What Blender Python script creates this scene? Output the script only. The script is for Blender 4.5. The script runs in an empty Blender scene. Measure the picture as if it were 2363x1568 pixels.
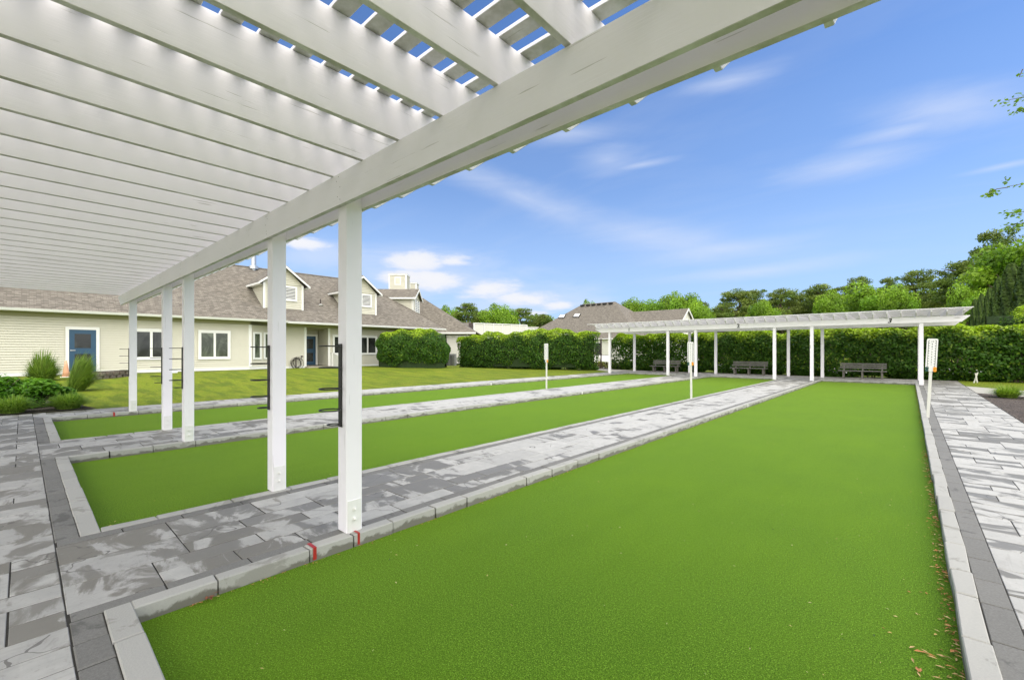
import bpy, math, random
import numpy as np
from mathutils import Vector, Matrix
R = math.radians
random.seed(7); RNG = np.random.default_rng(7)
sc = bpy.context.scene
col = sc.collection

# ------------------------------------------------------------------ camera
# photograph grid used for measuring: 2363 x 1568, horizon at row 808
FPX, CX, VH, CAMZ = 1018.3, 1181.5, 808.0, 1.6
YAW = R(41.99)
SY, CY = math.sin(YAW), math.cos(YAW)
cd = bpy.data.cameras.new('camera'); cam = bpy.data.objects.new('camera', cd); col.objects.link(cam)
cam.location = (0, 0, CAMZ); cam.rotation_euler = (R(90), 0, YAW)
cd.sensor_width = 36; cd.lens = FPX / 2363 * 36; cd.shift_y = (VH - 784) / 2363
cd.clip_start = 0.05; cd.clip_end = 3000
sc.camera = cam

# ------------------------------------------------------------------ light
SUN_EL, SUN_AZ = 56.0, 62.0          # azimuth measured from +Y towards +X
wd = bpy.data.worlds.new('World'); sc.world = wd; wd.use_nodes = True
sun = bpy.data.lights.new('sun', 'SUN'); sun.energy = 1.35; sun.angle = R(70); sun.color = (1.0, 0.93, 0.82)
so = bpy.data.objects.new('sun', sun); col.objects.link(so)
dv = Vector((math.sin(R(SUN_AZ)) * math.cos(R(SUN_EL)), math.cos(R(SUN_AZ)) * math.cos(R(SUN_EL)), math.sin(R(SUN_EL))))
so.rotation_euler = dv.to_track_quat('Z', 'Y').to_euler()
sc.view_settings.view_transform = 'Standard'; sc.view_settings.look = 'None'
sc.view_settings.exposure = 0.63; sc.view_settings.gamma = 1.0
try: sc.view_settings.use_curve_mapping = False
except Exception: pass

def azel(u, v):
    k = (u - CX) / FPX; w = (VH - v) / FPX
    x, y = -SY + CY * k, CY + SY * k
    return math.atan2(x, y), math.atan2(w, math.hypot(x, y))

def text_mesh(name, s_, size, m, parent, ext, align_y='BOTTOM_BASELINE', shear=0.0, off=0.0):
    cu = bpy.data.curves.new(name, 'FONT'); cu.body = s_; cu.size = size; cu.extrude = ext; cu.align_x = 'CENTER'
    if align_y == 'CENTER': cu.align_y = 'CENTER'
    cu.shear = shear; cu.offset = off; cu.resolution_u = 3
    tmp = bpy.data.objects.new('tmp', cu); me = bpy.data.meshes.new_from_object(tmp); bpy.data.objects.remove(tmp); bpy.data.curves.remove(cu)
    me.name = name; me.materials.clear(); me.materials.append(MATS[m]); o = bpy.data.objects.new(name, me); col.objects.link(o); o.parent = parent; return o

class NT:
    """small helper to write node trees"""
    def __init__(s, nt): s.t = nt; nt.nodes.clear()
    def n(s, typ, **kw):
        nd = s.t.nodes.new(typ)
        for k, v in kw.items():
            if k.startswith('i_'):
                key = k[2:]; key = int(key) if key.isdigit() else key.replace('_', ' ')
                s.set(nd.inputs[key], v)
            else: setattr(nd, k, v)
        return nd
    def set(s, inp, v):
        if hasattr(v, 'is_output'): s.t.links.new(v, inp)
        elif hasattr(v, 'outputs'): s.t.links.new(v.outputs[0], inp)
        else: inp.default_value = v
    def m(s, op, a, b=0.0, c=None, clamp=False):
        nd = s.t.nodes.new('ShaderNodeMath'); nd.operation = op; nd.use_clamp = clamp
        s.set(nd.inputs[0], a); s.set(nd.inputs[1], b)
        if c is not None: s.set(nd.inputs[2], c)
        return nd.outputs[0]
    def mix(s, f, a, b, blend='MIX'):
        nd = s.t.nodes.new('ShaderNodeMix'); nd.data_type = 'RGBA'; nd.blend_type = blend; nd.clamp_factor = True
        s.set(nd.inputs[0], f)
        for i, v in ((6, a), (7, b)):
            if isinstance(v, tuple) and len(v) == 3: v = v + (1,)
            s.set(nd.inputs[i], v)
        return nd.outputs[2]
    def ramp(s, f, stops, interp='LINEAR'):
        nd = s.t.nodes.new('ShaderNodeValToRGB'); s.set(nd.inputs[0], f); r = nd.color_ramp; r.interpolation = interp
        while len(r.elements) < len(stops): r.elements.new(0.5)
        for e, (p, c) in zip(r.elements, stops):
            e.position = p; e.color = (c, c, c, 1) if not isinstance(c, tuple) else (c + (1,) if len(c) == 3 else c)
        return nd.outputs[0]
    def noise(s, vec, scale, detail=4, rough=0.55, dist=0.0):
        nd = s.t.nodes.new('ShaderNodeTexNoise'); s.set(nd.inputs['Vector'], vec)
        s.set(nd.inputs['Scale'], scale); nd.inputs['Detail'].default_value = detail; nd.inputs['Roughness'].default_value = rough
        nd.inputs['Distortion'].default_value = dist
        return nd.outputs[0]
    def map(s, vec, scale=(1, 1, 1), loc=(0, 0, 0), rot=(0, 0, 0)):
        nd = s.t.nodes.new('ShaderNodeMapping'); s.set(nd.inputs[0], vec)
        nd.inputs[1].default_value = loc; nd.inputs[2].default_value = rot; nd.inputs[3].default_value = scale
        return nd.outputs[0]

def build_world():
    T = NT(wd.node_tree)
    out = T.n('ShaderNodeOutputWorld'); bg = T.n('ShaderNodeBackground', i_Strength=0.081)
    sky = T.n('ShaderNodeTexSky', sky_type='NISHITA')
    sky.sun_disc = False; sky.sun_elevation = R(SUN_EL); sky.sun_rotation = R(SUN_AZ)
    sky.air_density = 1.0; sky.dust_density = 0.3; sky.ozone_density = 2.2; sky.altitude = 0
    tc = T.n('ShaderNodeTexCoord'); D = tc.outputs['Generated']
    sx = T.n('ShaderNodeSeparateXYZ', i_0=D); x, y, z = sx.outputs
    az = T.m('ARCTAN2', x, y); el = T.m('ARCSINE', z)
    dx = T.m('DIVIDE', x, T.m('ADD', T.m('MAXIMUM', z, 0.0), 0.12)); dy = T.m('DIVIDE', y, T.m('ADD', T.m('MAXIMUM', z, 0.0), 0.12))
    pl = T.n('ShaderNodeCombineXYZ', i_0=dx, i_1=dy).outputs[0]
    ae = T.n('ShaderNodeCombineXYZ', i_0=az, i_1=el).outputs[0]
    n1 = T.noise(T.map(pl, (0.55, 1.6, 1), rot=(0, 0, R(-30))), 1.6, 7, 0.6, 0.35)
    n2 = T.noise(T.map(ae, (1, 3.0, 1)), 9.0, 7, 0.62, 0.2)
    n3 = T.noise(T.map(ae, (1, 4.5, 1), rot=(0, 0, R(6))), 4.0, 6, 0.6, 0.5)
    def blob(u, v, w, h, tilt=0.0):
        a0, e0 = azel(u, v); a1, _ = azel(u + w, v); _, e1 = azel(u, v - h)
        w_, h_ = abs(a1 - a0), abs(e1 - e0)
        da = T.m('SUBTRACT', az, a0); de = T.m('SUBTRACT', T.m('SUBTRACT', el, e0), T.m('MULTIPLY', da, tilt))
        r = T.m('SQRT', T.m('ADD', T.m('POWER', T.m('DIVIDE', da, w_), 2.0), T.m('POWER', T.m('DIVIDE', de, h_), 2.0)))
        return T.m('SUBTRACT', 1.0, r)
    def union(lst):
        a = lst[0]
        for b in lst[1:]: a = T.m('MAXIMUM', a, b)
        return a
    cum = union([blob(960, 605, 105, 28), blob(1050, 603, 60, 20), blob(1010, 648, 110, 34), blob(1120, 668, 100, 30), blob(1215, 688, 115, 22), blob(920, 640, 70, 26), blob(1180, 722, 130, 10), blob(700, 560, 80, 22), blob(1290, 705, 60, 16)])
    cumd = T.m('ADD', cum, T.m('MULTIPLY', T.m('SUBTRACT', n2, 0.5), 2.2))
    cumf = T.ramp(cumd, [(0.0, 0.0), (0.7, 0.92), (1.0, 1.0)], 'EASE')
    halo = T.ramp(T.m('ADD', union([blob(1000, 640, 330, 90), blob(1200, 690, 300, 60), blob(730, 590, 180, 60)]), T.m('MULTIPLY', T.m('SUBTRACT', n3, 0.5), 1.6)), [(0.0, 0.0), (1.0, 0.55)], 'EASE')
    wis = union([blob(1400, 368, 75, 30), blob(1480, 380, 70, 8, 0.05), blob(1300, 310, 130, 22), blob(1210, 455, 260, 38, -0.33), blob(1500, 545, 240, 42, -0.22), blob(1660, 575, 200, 26),
                 blob(2190, 255, 260, 55, -0.22), blob(2080, 300, 160, 20), blob(1690, 185, 110, 26), blob(2320, 382, 110, 8), blob(1750, 625, 260, 16, 0.04), blob(1960, 380, 180, 30)])
    wisd = T.m('ADD', wis, T.m('MULTIPLY', T.m('SUBTRACT', n3, 0.44), 1.8))
    wisf = T.ramp(T.m('MULTIPLY_ADD', wisd, 0.42, 0.22), [(0.0, 0.0), (1.0, 0.58)], 'EASE')
    gen = T.ramp(n1, [(0.48, 0.0), (0.80, 0.14)])
    hz = T.ramp(el, [(0.0, 0.78), (0.12, 0.58), (0.38, 0.22), (0.62, 0.05)], 'EASE')
    c = T.mix(1.0, sky, (0.68, 1.0, 1.42, 1), 'MULTIPLY')
    c = T.mix(hz, c, (4.5, 5.9, 8.3))
    c = T.mix(gen, c, (5.6, 6.2, 7.4))
    c = T.mix(halo, c, (5.8, 6.5, 8.0))
    c = T.mix(wisf, c, (6.0, 6.6, 8.0))
    shade = T.ramp(T.m('ADD', cumd, T.m('MULTIPLY', n3, 0.4)), [(0.1, (6.0, 6.6, 8.2)), (0.9, (7.3, 7.4, 7.8))])
    c = T.mix(cumf, c, shade)
    # bright white fill added to the unseen sky, overhead and behind the viewer
    vd = T.m('ADD', T.m('MULTIPLY', x, SY), T.m('MULTIPLY', y, -CY))
    c = T.mix(T.ramp(el, [(0.80, 0.0), (1.05, 1.0)], 'EASE'), c, (10.5, 10.3, 9.7))
    sky_fill = T.m('MULTIPLY', T.ramp(vd, [(0.05, 0.0), (0.45, 1.0)], 'EASE'), T.ramp(el, [(0.0, 0.3), (0.10, 1.0)]))
    c = T.mix(sky_fill, c, (24.5, 23.8, 22.3))
    T.set(bg.inputs[0], c); T.t.links.new(bg.outputs[0], out.inputs[0])
build_world()

# ------------------------------------------------------------------ materials
MATS = {}
def mat(name, fn):
    m = bpy.data.materials.new(name); m.use_nodes = True; T = NT(m.node_tree)
    out = T.n('ShaderNodeOutputMaterial'); b = T.n('ShaderNodeBsdfPrincipled')
    T.t.links.new(b.outputs[0], out.inputs[0]); T.out = out
    fn(T, b); MATS[name] = m; return m
def bump(T, b, h, strength=0.3, dist=0.01):
    n = T.n('ShaderNodeBump', i_Height=h, i_Strength=strength, i_Distance=dist); T.set(b.inputs['Normal'], n)
def simple(name, c, rough=0.5, var=0.06, scale=8.0, metal=0.0, bmp=0.0, bs=60.0, coat=0.0):
    def f(T, b):
        tc = T.n('ShaderNodeTexCoord').outputs['Object']
        n = T.noise(tc, scale, 5)
        f_ = T.m('MULTIPLY_ADD', T.m('SUBTRACT', n, 0.5), 2 * var * 2, 1.0)
        hs = T.n('ShaderNodeHueSaturation', i_Value=f_, i_Color=tuple(c) + (1,))
        T.set(b.inputs['Base Color'], hs); b.inputs['Roughness'].default_value = rough; b.inputs['Metallic'].default_value = metal
        if coat: b.inputs['Coat Weight'].default_value = coat
        if bmp: bump(T, b, T.noise(tc, bs, 4), bmp, 0.01)
    return mat(name, f)

def f_paint(T, b, base=(0.87, 0.845, 0.885), axis=0):
    tc = T.n('ShaderNodeTexCoord').outputs['Object']; ge = T.n('ShaderNodeNewGeometry')
    sc_ = [(1.2, 26, 26), (26, 1.2, 26), (26, 26, 1.2)][axis]
    gr = T.noise(T.map(tc, sc_), 3.0, 6, 0.6, 0.4)
    big = T.noise(tc, 1.3, 4)
    kn = T.n('ShaderNodeTexVoronoi', i_Vector=T.map(tc, [(0.55, 4, 4), (4, 0.55, 4), (4, 4, 0.55)][axis]), i_Scale=1.0)
    wv = T.noise(tc, 9.0, 3)
    knot = T.ramp(T.m('ADD', kn.outputs['Distance'], T.m('MULTIPLY', T.m('SUBTRACT', wv, 0.5), 0.06)), [(0.05, 1.0), (0.075, 0.0)])
    crack = T.ramp(T.noise(T.map(tc, [(1.7, 45, 45), (45, 1.7, 45), (45, 45, 1.7)][axis]), 1.0, 3, 0.5, 0.2), [(0.69, 0.0), (0.72, 1.0)])
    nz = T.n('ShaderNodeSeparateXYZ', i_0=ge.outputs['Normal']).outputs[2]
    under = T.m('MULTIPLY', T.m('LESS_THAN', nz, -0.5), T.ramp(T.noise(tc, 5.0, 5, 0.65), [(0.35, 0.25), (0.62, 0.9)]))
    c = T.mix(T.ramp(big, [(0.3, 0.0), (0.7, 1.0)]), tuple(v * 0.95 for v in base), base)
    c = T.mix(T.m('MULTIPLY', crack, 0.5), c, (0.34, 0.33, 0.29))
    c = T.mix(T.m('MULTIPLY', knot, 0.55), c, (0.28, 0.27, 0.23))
    c = T.mix(T.m('MULTIPLY', under, 0.7), c, (0.26, 0.26, 0.16))  # olive undersides: mildew, plus turf bounce put into the colour
    T.set(b.inputs['Base Color'], c); b.inputs['Roughness'].default_value = 0.55
    h = T.m('ADD', T.m('MULTIPLY', gr, 0.5), T.m('MULTIPLY', knot, -0.6)); h = T.m('SUBTRACT', h, T.m('MULTIPLY', crack, 0.7))
    bump(T, b, h, 0.32, 0.006)
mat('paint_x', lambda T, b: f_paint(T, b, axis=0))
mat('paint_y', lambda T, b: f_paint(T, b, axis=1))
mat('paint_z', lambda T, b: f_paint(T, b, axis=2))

def f_turf(T, b):
    tc = T.n('ShaderNodeTexCoord').outputs['Object']
    f1 = T.noise(T.map(tc, (1, 1, 1)), 140.0, 2, 0.6); f2 = T.noise(tc, 46.0, 4, 0.75); big = T.noise(tc, 0.7, 4); mid = T.noise(T.map(tc, (1, .35, 1)), 4.0, 4)
    c = T.ramp(f1, [(0.32, (0.006, 0.024, 0.001)), (0.46, (0.055, 0.140, 0.008)), (0.58, (0.138, 0.292, 0.017)), (0.70, (0.30, 0.48, 0.06))])
    c = T.mix(T.ramp(f2, [(0.38, 0.55), (0.58, 0.0)]), c, (0.024, 0.070, 0.002))
    c = T.mix(T.m('MULTIPLY', T.ramp(big, [(0.35, 0.0), (0.7, 1.0)]), 0.28), c, (0.13, 0.25, 0.006))
    c = T.mix(T.m('MULTIPLY', T.ramp(mid, [(0.45, 0.0), (0.75, 1.0)]), 0.22), c, (0.045, 0.12, 0.003))
    c = T.mix(1.0, c, (0.80, 0.84, 0.85, 1), 'MULTIPLY')
    T.set(b.inputs['Base Color'], c); b.inputs['Roughness'].default_value = 0.75
    b.inputs['Specular IOR Level'].default_value = 0.08
    b.inputs['Sheen Weight'].default_value = 0.22; b.inputs['Sheen Tint'].default_value = (0.65, 0.85, 0.1, 1)
    bump(T, b, T.m('ADD', f1, T.m('MULTIPLY', f2, 0.6)), 0.65, 0.009)
mat('turf', f_turf)

def f_lawn(T, b):
    tc = T.n('ShaderNodeTexCoord').outputs['Object']
    f1 = T.noise(tc, 26.0, 4, 0.7); f2 = T.noise(T.map(tc, (1, 1, 1)), 2.2, 5, 0.65); big = T.noise(tc, 0.35, 4); st = T.noise(T.map(tc, (0.35, 1.8, 1), rot=(0, 0, R(42))), 1.6, 4, 0.6)
    c = T.ramp(f1, [(0.36, (0.060, 0.105, 0.006)), (0.52, (0.170, 0.230, 0.010)), (0.66, (0.34, 0.38, 0.03))])
    c = T.mix(T.ramp(f2, [(0.45, 0.0), (0.7, 0.6)]), c, (0.25, 0.23, 0.03))
    c = T.mix(T.ramp(st, [(0.44, 0.0), (0.62, 0.6)]), c, (0.055, 0.10, 0.008))
    c = T.mix(T.ramp(big, [(0.4, 0.0), (0.7, 0.3)]), c, (0.09, 0.145, 0.01))
    T.set(b.inputs['Base Color'], c); b.inputs['Roughness'].default_value = 0.85; b.inputs['Specular IOR Level'].default_value = 0.2
    bump(T, b, T.m('ADD', f1, f2), 0.8, 0.03)
mat('lawn', f_lawn)

def f_slab(T, b):
    tc = T.n('ShaderNodeTexCoord').outputs['Object']; at = T.n('ShaderNodeAttribute', attribute_name='rnd')
    rs = T.n('ShaderNodeSeparateColor', i_0=at.outputs['Color']); r1, r2, r3 = rs.outputs
    off = T.n('ShaderNodeCombineXYZ', i_0=T.m('MULTIPLY', r1, 37.0), i_1=T.m('MULTIPLY', r2, 53.0)).outputs[0]
    v = T.n('ShaderNodeVectorMath', operation='ADD', i_0=tc, i_1=off).outputs[0]
    w = T.noise(T.map(v, (1.1, 2.2, 1)), 1.5, 8, 0.62, 0.7)
    edge = T.noise(tc, 0.5, 3)
    th = T.m('ADD', T.m('ADD', w, T.m('MULTIPLY', T.m('SUBTRACT', r3, 0.5), 0.21)), T.m('MULTIPLY', T.m('SUBTRACT', edge, 0.5), 0.22))
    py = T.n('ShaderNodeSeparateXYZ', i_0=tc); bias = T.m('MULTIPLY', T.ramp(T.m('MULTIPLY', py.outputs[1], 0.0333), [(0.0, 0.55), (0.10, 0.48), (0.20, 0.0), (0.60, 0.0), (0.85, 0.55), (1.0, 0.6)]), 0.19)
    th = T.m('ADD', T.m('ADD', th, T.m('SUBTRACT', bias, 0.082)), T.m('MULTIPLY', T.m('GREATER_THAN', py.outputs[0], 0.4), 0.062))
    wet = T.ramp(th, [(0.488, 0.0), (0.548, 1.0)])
    fine = T.noise(v, 40.0, 4, 0.7); mid = T.noise(v, 7.0, 5, 0.6)
    dry = T.mix(T.ramp(mid, [(0.3, 0.0), (0.7, 1.0)]), (0.35, 0.348, 0.335), (0.475, 0.47, 0.45)); dry = T.mix(T.m('MULTIPLY', r2, 0.7), dry, (0.30, 0.298, 0.288))
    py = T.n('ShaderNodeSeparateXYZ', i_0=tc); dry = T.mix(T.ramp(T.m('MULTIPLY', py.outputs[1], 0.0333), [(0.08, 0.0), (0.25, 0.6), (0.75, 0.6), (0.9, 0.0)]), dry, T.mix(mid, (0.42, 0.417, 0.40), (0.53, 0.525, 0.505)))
    wc = T.mix(r1, (0.180, 0.168, 0.142), (0.215, 0.210, 0.198)); wc = T.mix(mid, wc, (0.165, 0.158, 0.140))
    c = T.mix(wet, dry, wc)
    c = T.mix(T.ramp(fine, [(0.58, 0.0), (0.72, 0.45)]), c, (0.20, 0.19, 0.17))
    strk = T.noise(T.map(v, (26, 3, 1), rot=(0, 0, 0.1)), 1.0, 5, 0.6, 0.6); c = T.mix(T.ramp(strk, [(0.55, 0.0), (0.75, 0.30)]), c, (0.19, 0.18, 0.165))
    crack = T.n('ShaderNodeTexVoronoi', feature='DISTANCE_TO_EDGE', i_Scale=1.3, i_Vector=T.n('ShaderNodeVectorMath', operation='ADD', i_0=v, i_1=T.n('ShaderNodeVectorMath', operation='SCALE', i_0=T.n('ShaderNodeTexNoise', i_Vector=v, i_Scale=2.5).outputs['Color'], i_3=0.7)).outputs[0])
    ck = T.m('MULTIPLY', T.m('LESS_THAN', crack.outputs[0], 0.006), T.m('GREATER_THAN', T.noise(v, 0.8, 2), 0.56))
    c = T.mix(T.m('MULTIPLY', ck, 0.75), c, (0.09, 0.085, 0.08))
    T.set(b.inputs['Base Color'], c)
    T.set(b.inputs['Roughness'], T.m('MULTIPLY_ADD', wet, -0.22, 0.72))
    step = T.ramp(T.noise(T.map(v, (1, 3, 1)), 1.1, 3, 0.5, 0.6), [(0.45, 0.0), (0.47, 0.5), (0.6, 0.55), (0.62, 1.0)])
    bump(T, b, T.m('SUBTRACT', T.m('ADD', T.m('MULTIPLY', step, 0.7), T.m('MULTIPLY', fine, 0.35)), ck), 0.35, 0.006)
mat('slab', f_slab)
def f_granite(T, b, a=(0.40, 0.396, 0.372), d=(0.22, 0.215, 0.19), wetline=True):
    tc = T.n('ShaderNodeTexCoord').outputs['Object']; at = T.n('ShaderNodeAttribute', attribute_name='rnd')
    r1 = T.n('ShaderNodeSeparateColor', i_0=at.outputs['Color']).outputs[0]
    fine = T.noise(tc, 90.0, 3, 0.7); mid = T.noise(T.map(tc, (1, 1, 1)), 3.2, 7, 0.62, 0.5)
    c = T.mix(r1, a, tuple(x * 0.86 for x in a))
    c = T.mix(T.ramp(fine, [(0.4, 0.0), (0.7, 0.30)]), c, (0.30, 0.30, 0.29))
    c = T.mix(T.ramp(mid, [(0.57, 0.0), (0.61, 0.62)]), c, d)
    z = T.n('ShaderNodeSeparateXYZ', i_0=tc).outputs[2]
    if wetline:
        lo = T.ramp(T.m('ADD', z, T.m('MULTIPLY', T.m('SUBTRACT', mid, 0.5), 0.22)), [(0.030, 1.0), (0.048, 0.0)])
        c = T.mix(T.m('MULTIPLY', lo, 0.8), c, (0.105, 0.10, 0.075))
    T.set(b.inputs['Base Color'], c); b.inputs['Roughness'].default_value = 0.8
    bump(T, b, T.m('ADD', fine, mid), 0.45, 0.006)
mat('kerb', f_granite)
mat('border', lambda T, b: f_granite(T, b, (0.165, 0.162, 0.152), (0.072, 0.071, 0.066), False))
simple('joint', (0.028, 0.026, 0.022), 0.95, 0.25, 12, bmp=0.4)

def f_mulch(T, b):
    tc = T.n('ShaderNodeTexCoord').outputs['Object']
    vo = T.n('ShaderNodeTexVoronoi', i_Vector=T.map(tc, (1, 1.6, 1), rot=(0, 0, .6)), i_Scale=34.0); n = T.noise(tc, 3.0, 5)
    s = T.n('ShaderNodeSeparateColor', i_0=vo.outputs['Color']).outputs[0]
    c = T.ramp(s, [(0.0, (0.035, 0.026, 0.024)), (0.5, (0.085, 0.062, 0.055)), (0.9, (0.17, 0.14, 0.12)), (1.0, (0.3, 0.26, 0.22))])
    c = T.mix(T.ramp(n, [(0.4, 0.0), (0.7, 0.5)]), c, (0.05, 0.042, 0.035))
    T.set(b.inputs['Base Color'], c); b.inputs['Roughness'].default_value = 0.95
    bump(T, b, vo.outputs['Distance'], 1.0, 0.03)
mat('mulch', f_mulch)

def f_leaf(T, b, trans=0.35):
    at = T.n('ShaderNodeAttribute', attribute_name='col')
    T.set(b.inputs['Base Color'], at.outputs['Color']); b.inputs['Roughness'].default_value = 0.5
    b.inputs['Specular IOR Level'].default_value = 0.3
    tr = T.n('ShaderNodeBsdfTranslucent', i_Color=T.mix(1.0, at.outputs['Color'], (1.5, 1.6, 0.6, 1), 'MULTIPLY'))
    mx = T.n('ShaderNodeMixShader', i_0=trans); T.t.links.new(b.outputs[0], mx.inputs[1]); T.t.links.new(tr.outputs[0], mx.inputs[2])
    T.t.links.new(mx.outputs[0], T.out.inputs[0])
mat('leaf', f_leaf)
mat('needle', lambda T, b: f_leaf(T, b, 0.2))
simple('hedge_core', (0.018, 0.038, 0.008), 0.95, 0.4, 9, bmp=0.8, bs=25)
simple('bark', (0.11, 0.085, 0.065), 0.9, 0.3, 9, bmp=0.6, bs=30)

def f_shingle(T, b):
    uv = T.n('ShaderNodeUVMap').outputs[0]; tc = T.n('ShaderNodeTexCoord').outputs['Object']
    def brick(sx, sy, c1, c2, m):
        return T.n('ShaderNodeTexBrick', offset=0.37, i_Vector=T.map(uv, (sx, sy, 1)), i_Color1=c1 + (1,), i_Color2=c2 + (1,), i_Mortar=m + (1,), i_Scale=1.0, i_Mortar_Size=0.035, i_Bias=0.0, i_Brick_Width=0.5, i_Row_Height=0.25)
    b1 = brick(2.2, 2.6, (0.070, 0.060, 0.050), (0.30, 0.268, 0.225), (0.10, 0.088, 0.075))
    b2 = brick(3.4, 2.6, (0.11, 0.097, 0.083), (0.22, 0.20, 0.175), (0.09, 0.078, 0.065))
    c = T.mix(0.28, b1.outputs[0], b2.outputs[0])
    c = T.mix(T.ramp(T.noise(tc, 60, 3, .7), [(0.3, 0.0), (0.8, 0.2)]), c, (0.30, 0.28, 0.24))
    c = T.mix(T.ramp(T.noise(tc, 0.5, 4), [(0.35, 0.0), (0.75, 0.30)]), c, (0.15, 0.13, 0.105))
    T.set(b.inputs['Base Color'], c); b.inputs['Roughness'].default_value = 0.9
    bump(T, b, b1.outputs[1], -0.5, 0.02)
mat('shingle', f_shingle)
simple('siding', (0.60, 0.58, 0.49), 0.6, 0.03, 2.0)
simple('siding_white', (0.70, 0.69, 0.64), 0.6, 0.03, 2.0)
simple('trim', (0.76, 0.76, 0.75), 0.5, 0.03, 4.0)
simple('soffit', (0.36, 0.34, 0.22), 0.7, 0.03, 2.0)  # cream eave boards: their shade and grass bounce are put into this olive
simple('foundation', (0.34, 0.31, 0.24), 0.9, 0.12, 6.0, bmp=0.3)
simple('blue_door', (0.016, 0.065, 0.13), 0.4, 0.03, 3.0)
def f_glass(T, b, base=(0.018, 0.019, 0.018)):
    tc = T.n('ShaderNodeTexCoord').outputs['Object']
    n = T.noise(T.map(tc, (1, 1, .6)), 1.6, 4, 0.6, 0.8)
    c = T.mix(T.ramp(n, [(0.42, 0.0), (0.62, 0.75)]), base, tuple(v * 3.2 for v in base))
    T.set(b.inputs['Base Color'], c); b.inputs['Roughness'].default_value = 0.08
    bump(T, b, T.noise(tc, 1.1, 2), 0.08, 0.05)
mat('glass', f_glass)
mat('glass_blind', lambda T, b: f_glass(T, b, (0.05, 0.058, 0.043)))
simple('black_metal', (0.012, 0.012, 0.011), 0.45, 0.1, 12, bmp=0.15, bs=120)
simple('dark_slot', (0.02, 0.02, 0.02), 0.8)
simple('grey_metal', (0.20, 0.205, 0.21), 0.5, 0.08, 5.0, 0.2)
simple('galvanised', (0.45, 0.47, 0.5), 0.35, 0.08, 5.0, 0.8)
simple('white_plastic', (0.78, 0.78, 0.76), 0.4, 0.03, 6.0)
simple('cream_post', (0.66, 0.65, 0.60), 0.5, 0.05, 6.0)
simple('white_bolt', (0.74, 0.74, 0.72), 0.4, 0.03, 20.0)
simple('green_plastic', (0.010, 0.060, 0.050), 0.35)
simple('orange_plastic', (0.75, 0.30, 0.01), 0.4)
simple('ink', (0.012, 0.012, 0.014), 0.6)
simple('ink_thin', (0.16, 0.16, 0.17), 0.6)
simple('ink_red', (0.35, 0.10, 0.10), 0.6)
simple('red_tape', (0.36, 0.022, 0.018), 0.45, 0.12, 30)
simple('white_tape', (0.75, 0.75, 0.72), 0.6)
simple('cone_orange', (0.72, 0.36, 0.22), 0.6, 0.1, 5)
simple('rubber', (0.05, 0.045, 0.035), 0.7, 0.1, 20)
simple('path', (0.40, 0.39, 0.355), 0.85, 0.08, 3.0, bmp=0.2)
simple('deck', (0.62, 0.60, 0.56), 0.85, 0.06, 2.0)
simple('pool_water', (0.10, 0.42, 0.50), 0.08)
simple('rust_steel', (0.055, 0.04, 0.038), 0.7, 0.2, 10)
def f_benchwood(T, b):
    tc = T.n('ShaderNodeTexCoord').outputs['Object']
    g = T.noise(T.map(tc, (1.5, 30, 30)), 2.0, 5, .6); n = T.noise(tc, 5.0, 4)
    c = T.ramp(g, [(0.3, (0.09, 0.088, 0.078)), (0.7, (0.20, 0.195, 0.175))]); c = T.mix(T.ramp(n, [(0.45, 0.0), (0.75, 0.4)]), c, (0.17, 0.165, 0.14))
    T.set(b.inputs['Base Color'], c); b.inputs['Roughness'].default_value = 0.85; bump(T, b, g, 0.5, 0.004)
mat('bench_wood', f_benchwood)
simple('bench_leg', (0.16, 0.15, 0.13), 0.9, 0.2, 14, bmp=0.3)
def f_block(T, b):
    uv = T.n('ShaderNodeUVMap').outputs[0]; tc = T.n('ShaderNodeTexCoord').outputs['Object']
    at = T.n('ShaderNodeAttribute', attribute_name='rnd'); r1 = T.n('ShaderNodeSeparateColor', i_0=at.outputs['Color']).outputs[0]
    c = T.mix(r1, (0.13, 0.105, 0.08), (0.26, 0.225, 0.18)); n = T.noise(tc, 14, 5, .7)
    c = T.mix(T.ramp(n, [(0.35, 0.6), (0.6, 0.0)]), c, (0.06, 0.05, 0.04))
    T.set(b.inputs['Base Color'], c); b.inputs['Roughness'].default_value = 0.95; bump(T, b, n, 0.8, 0.03)
mat('stone_block', f_block)
def f_leafdry(T, b):
    at = T.n('ShaderNodeAttribute', attribute_name='col')
    T.set(b.inputs['Base Color'], at.outputs['Color']); b.inputs['Roughness'].default_value = 0.7
mat('dry_leaf', f_leafdry)

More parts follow.
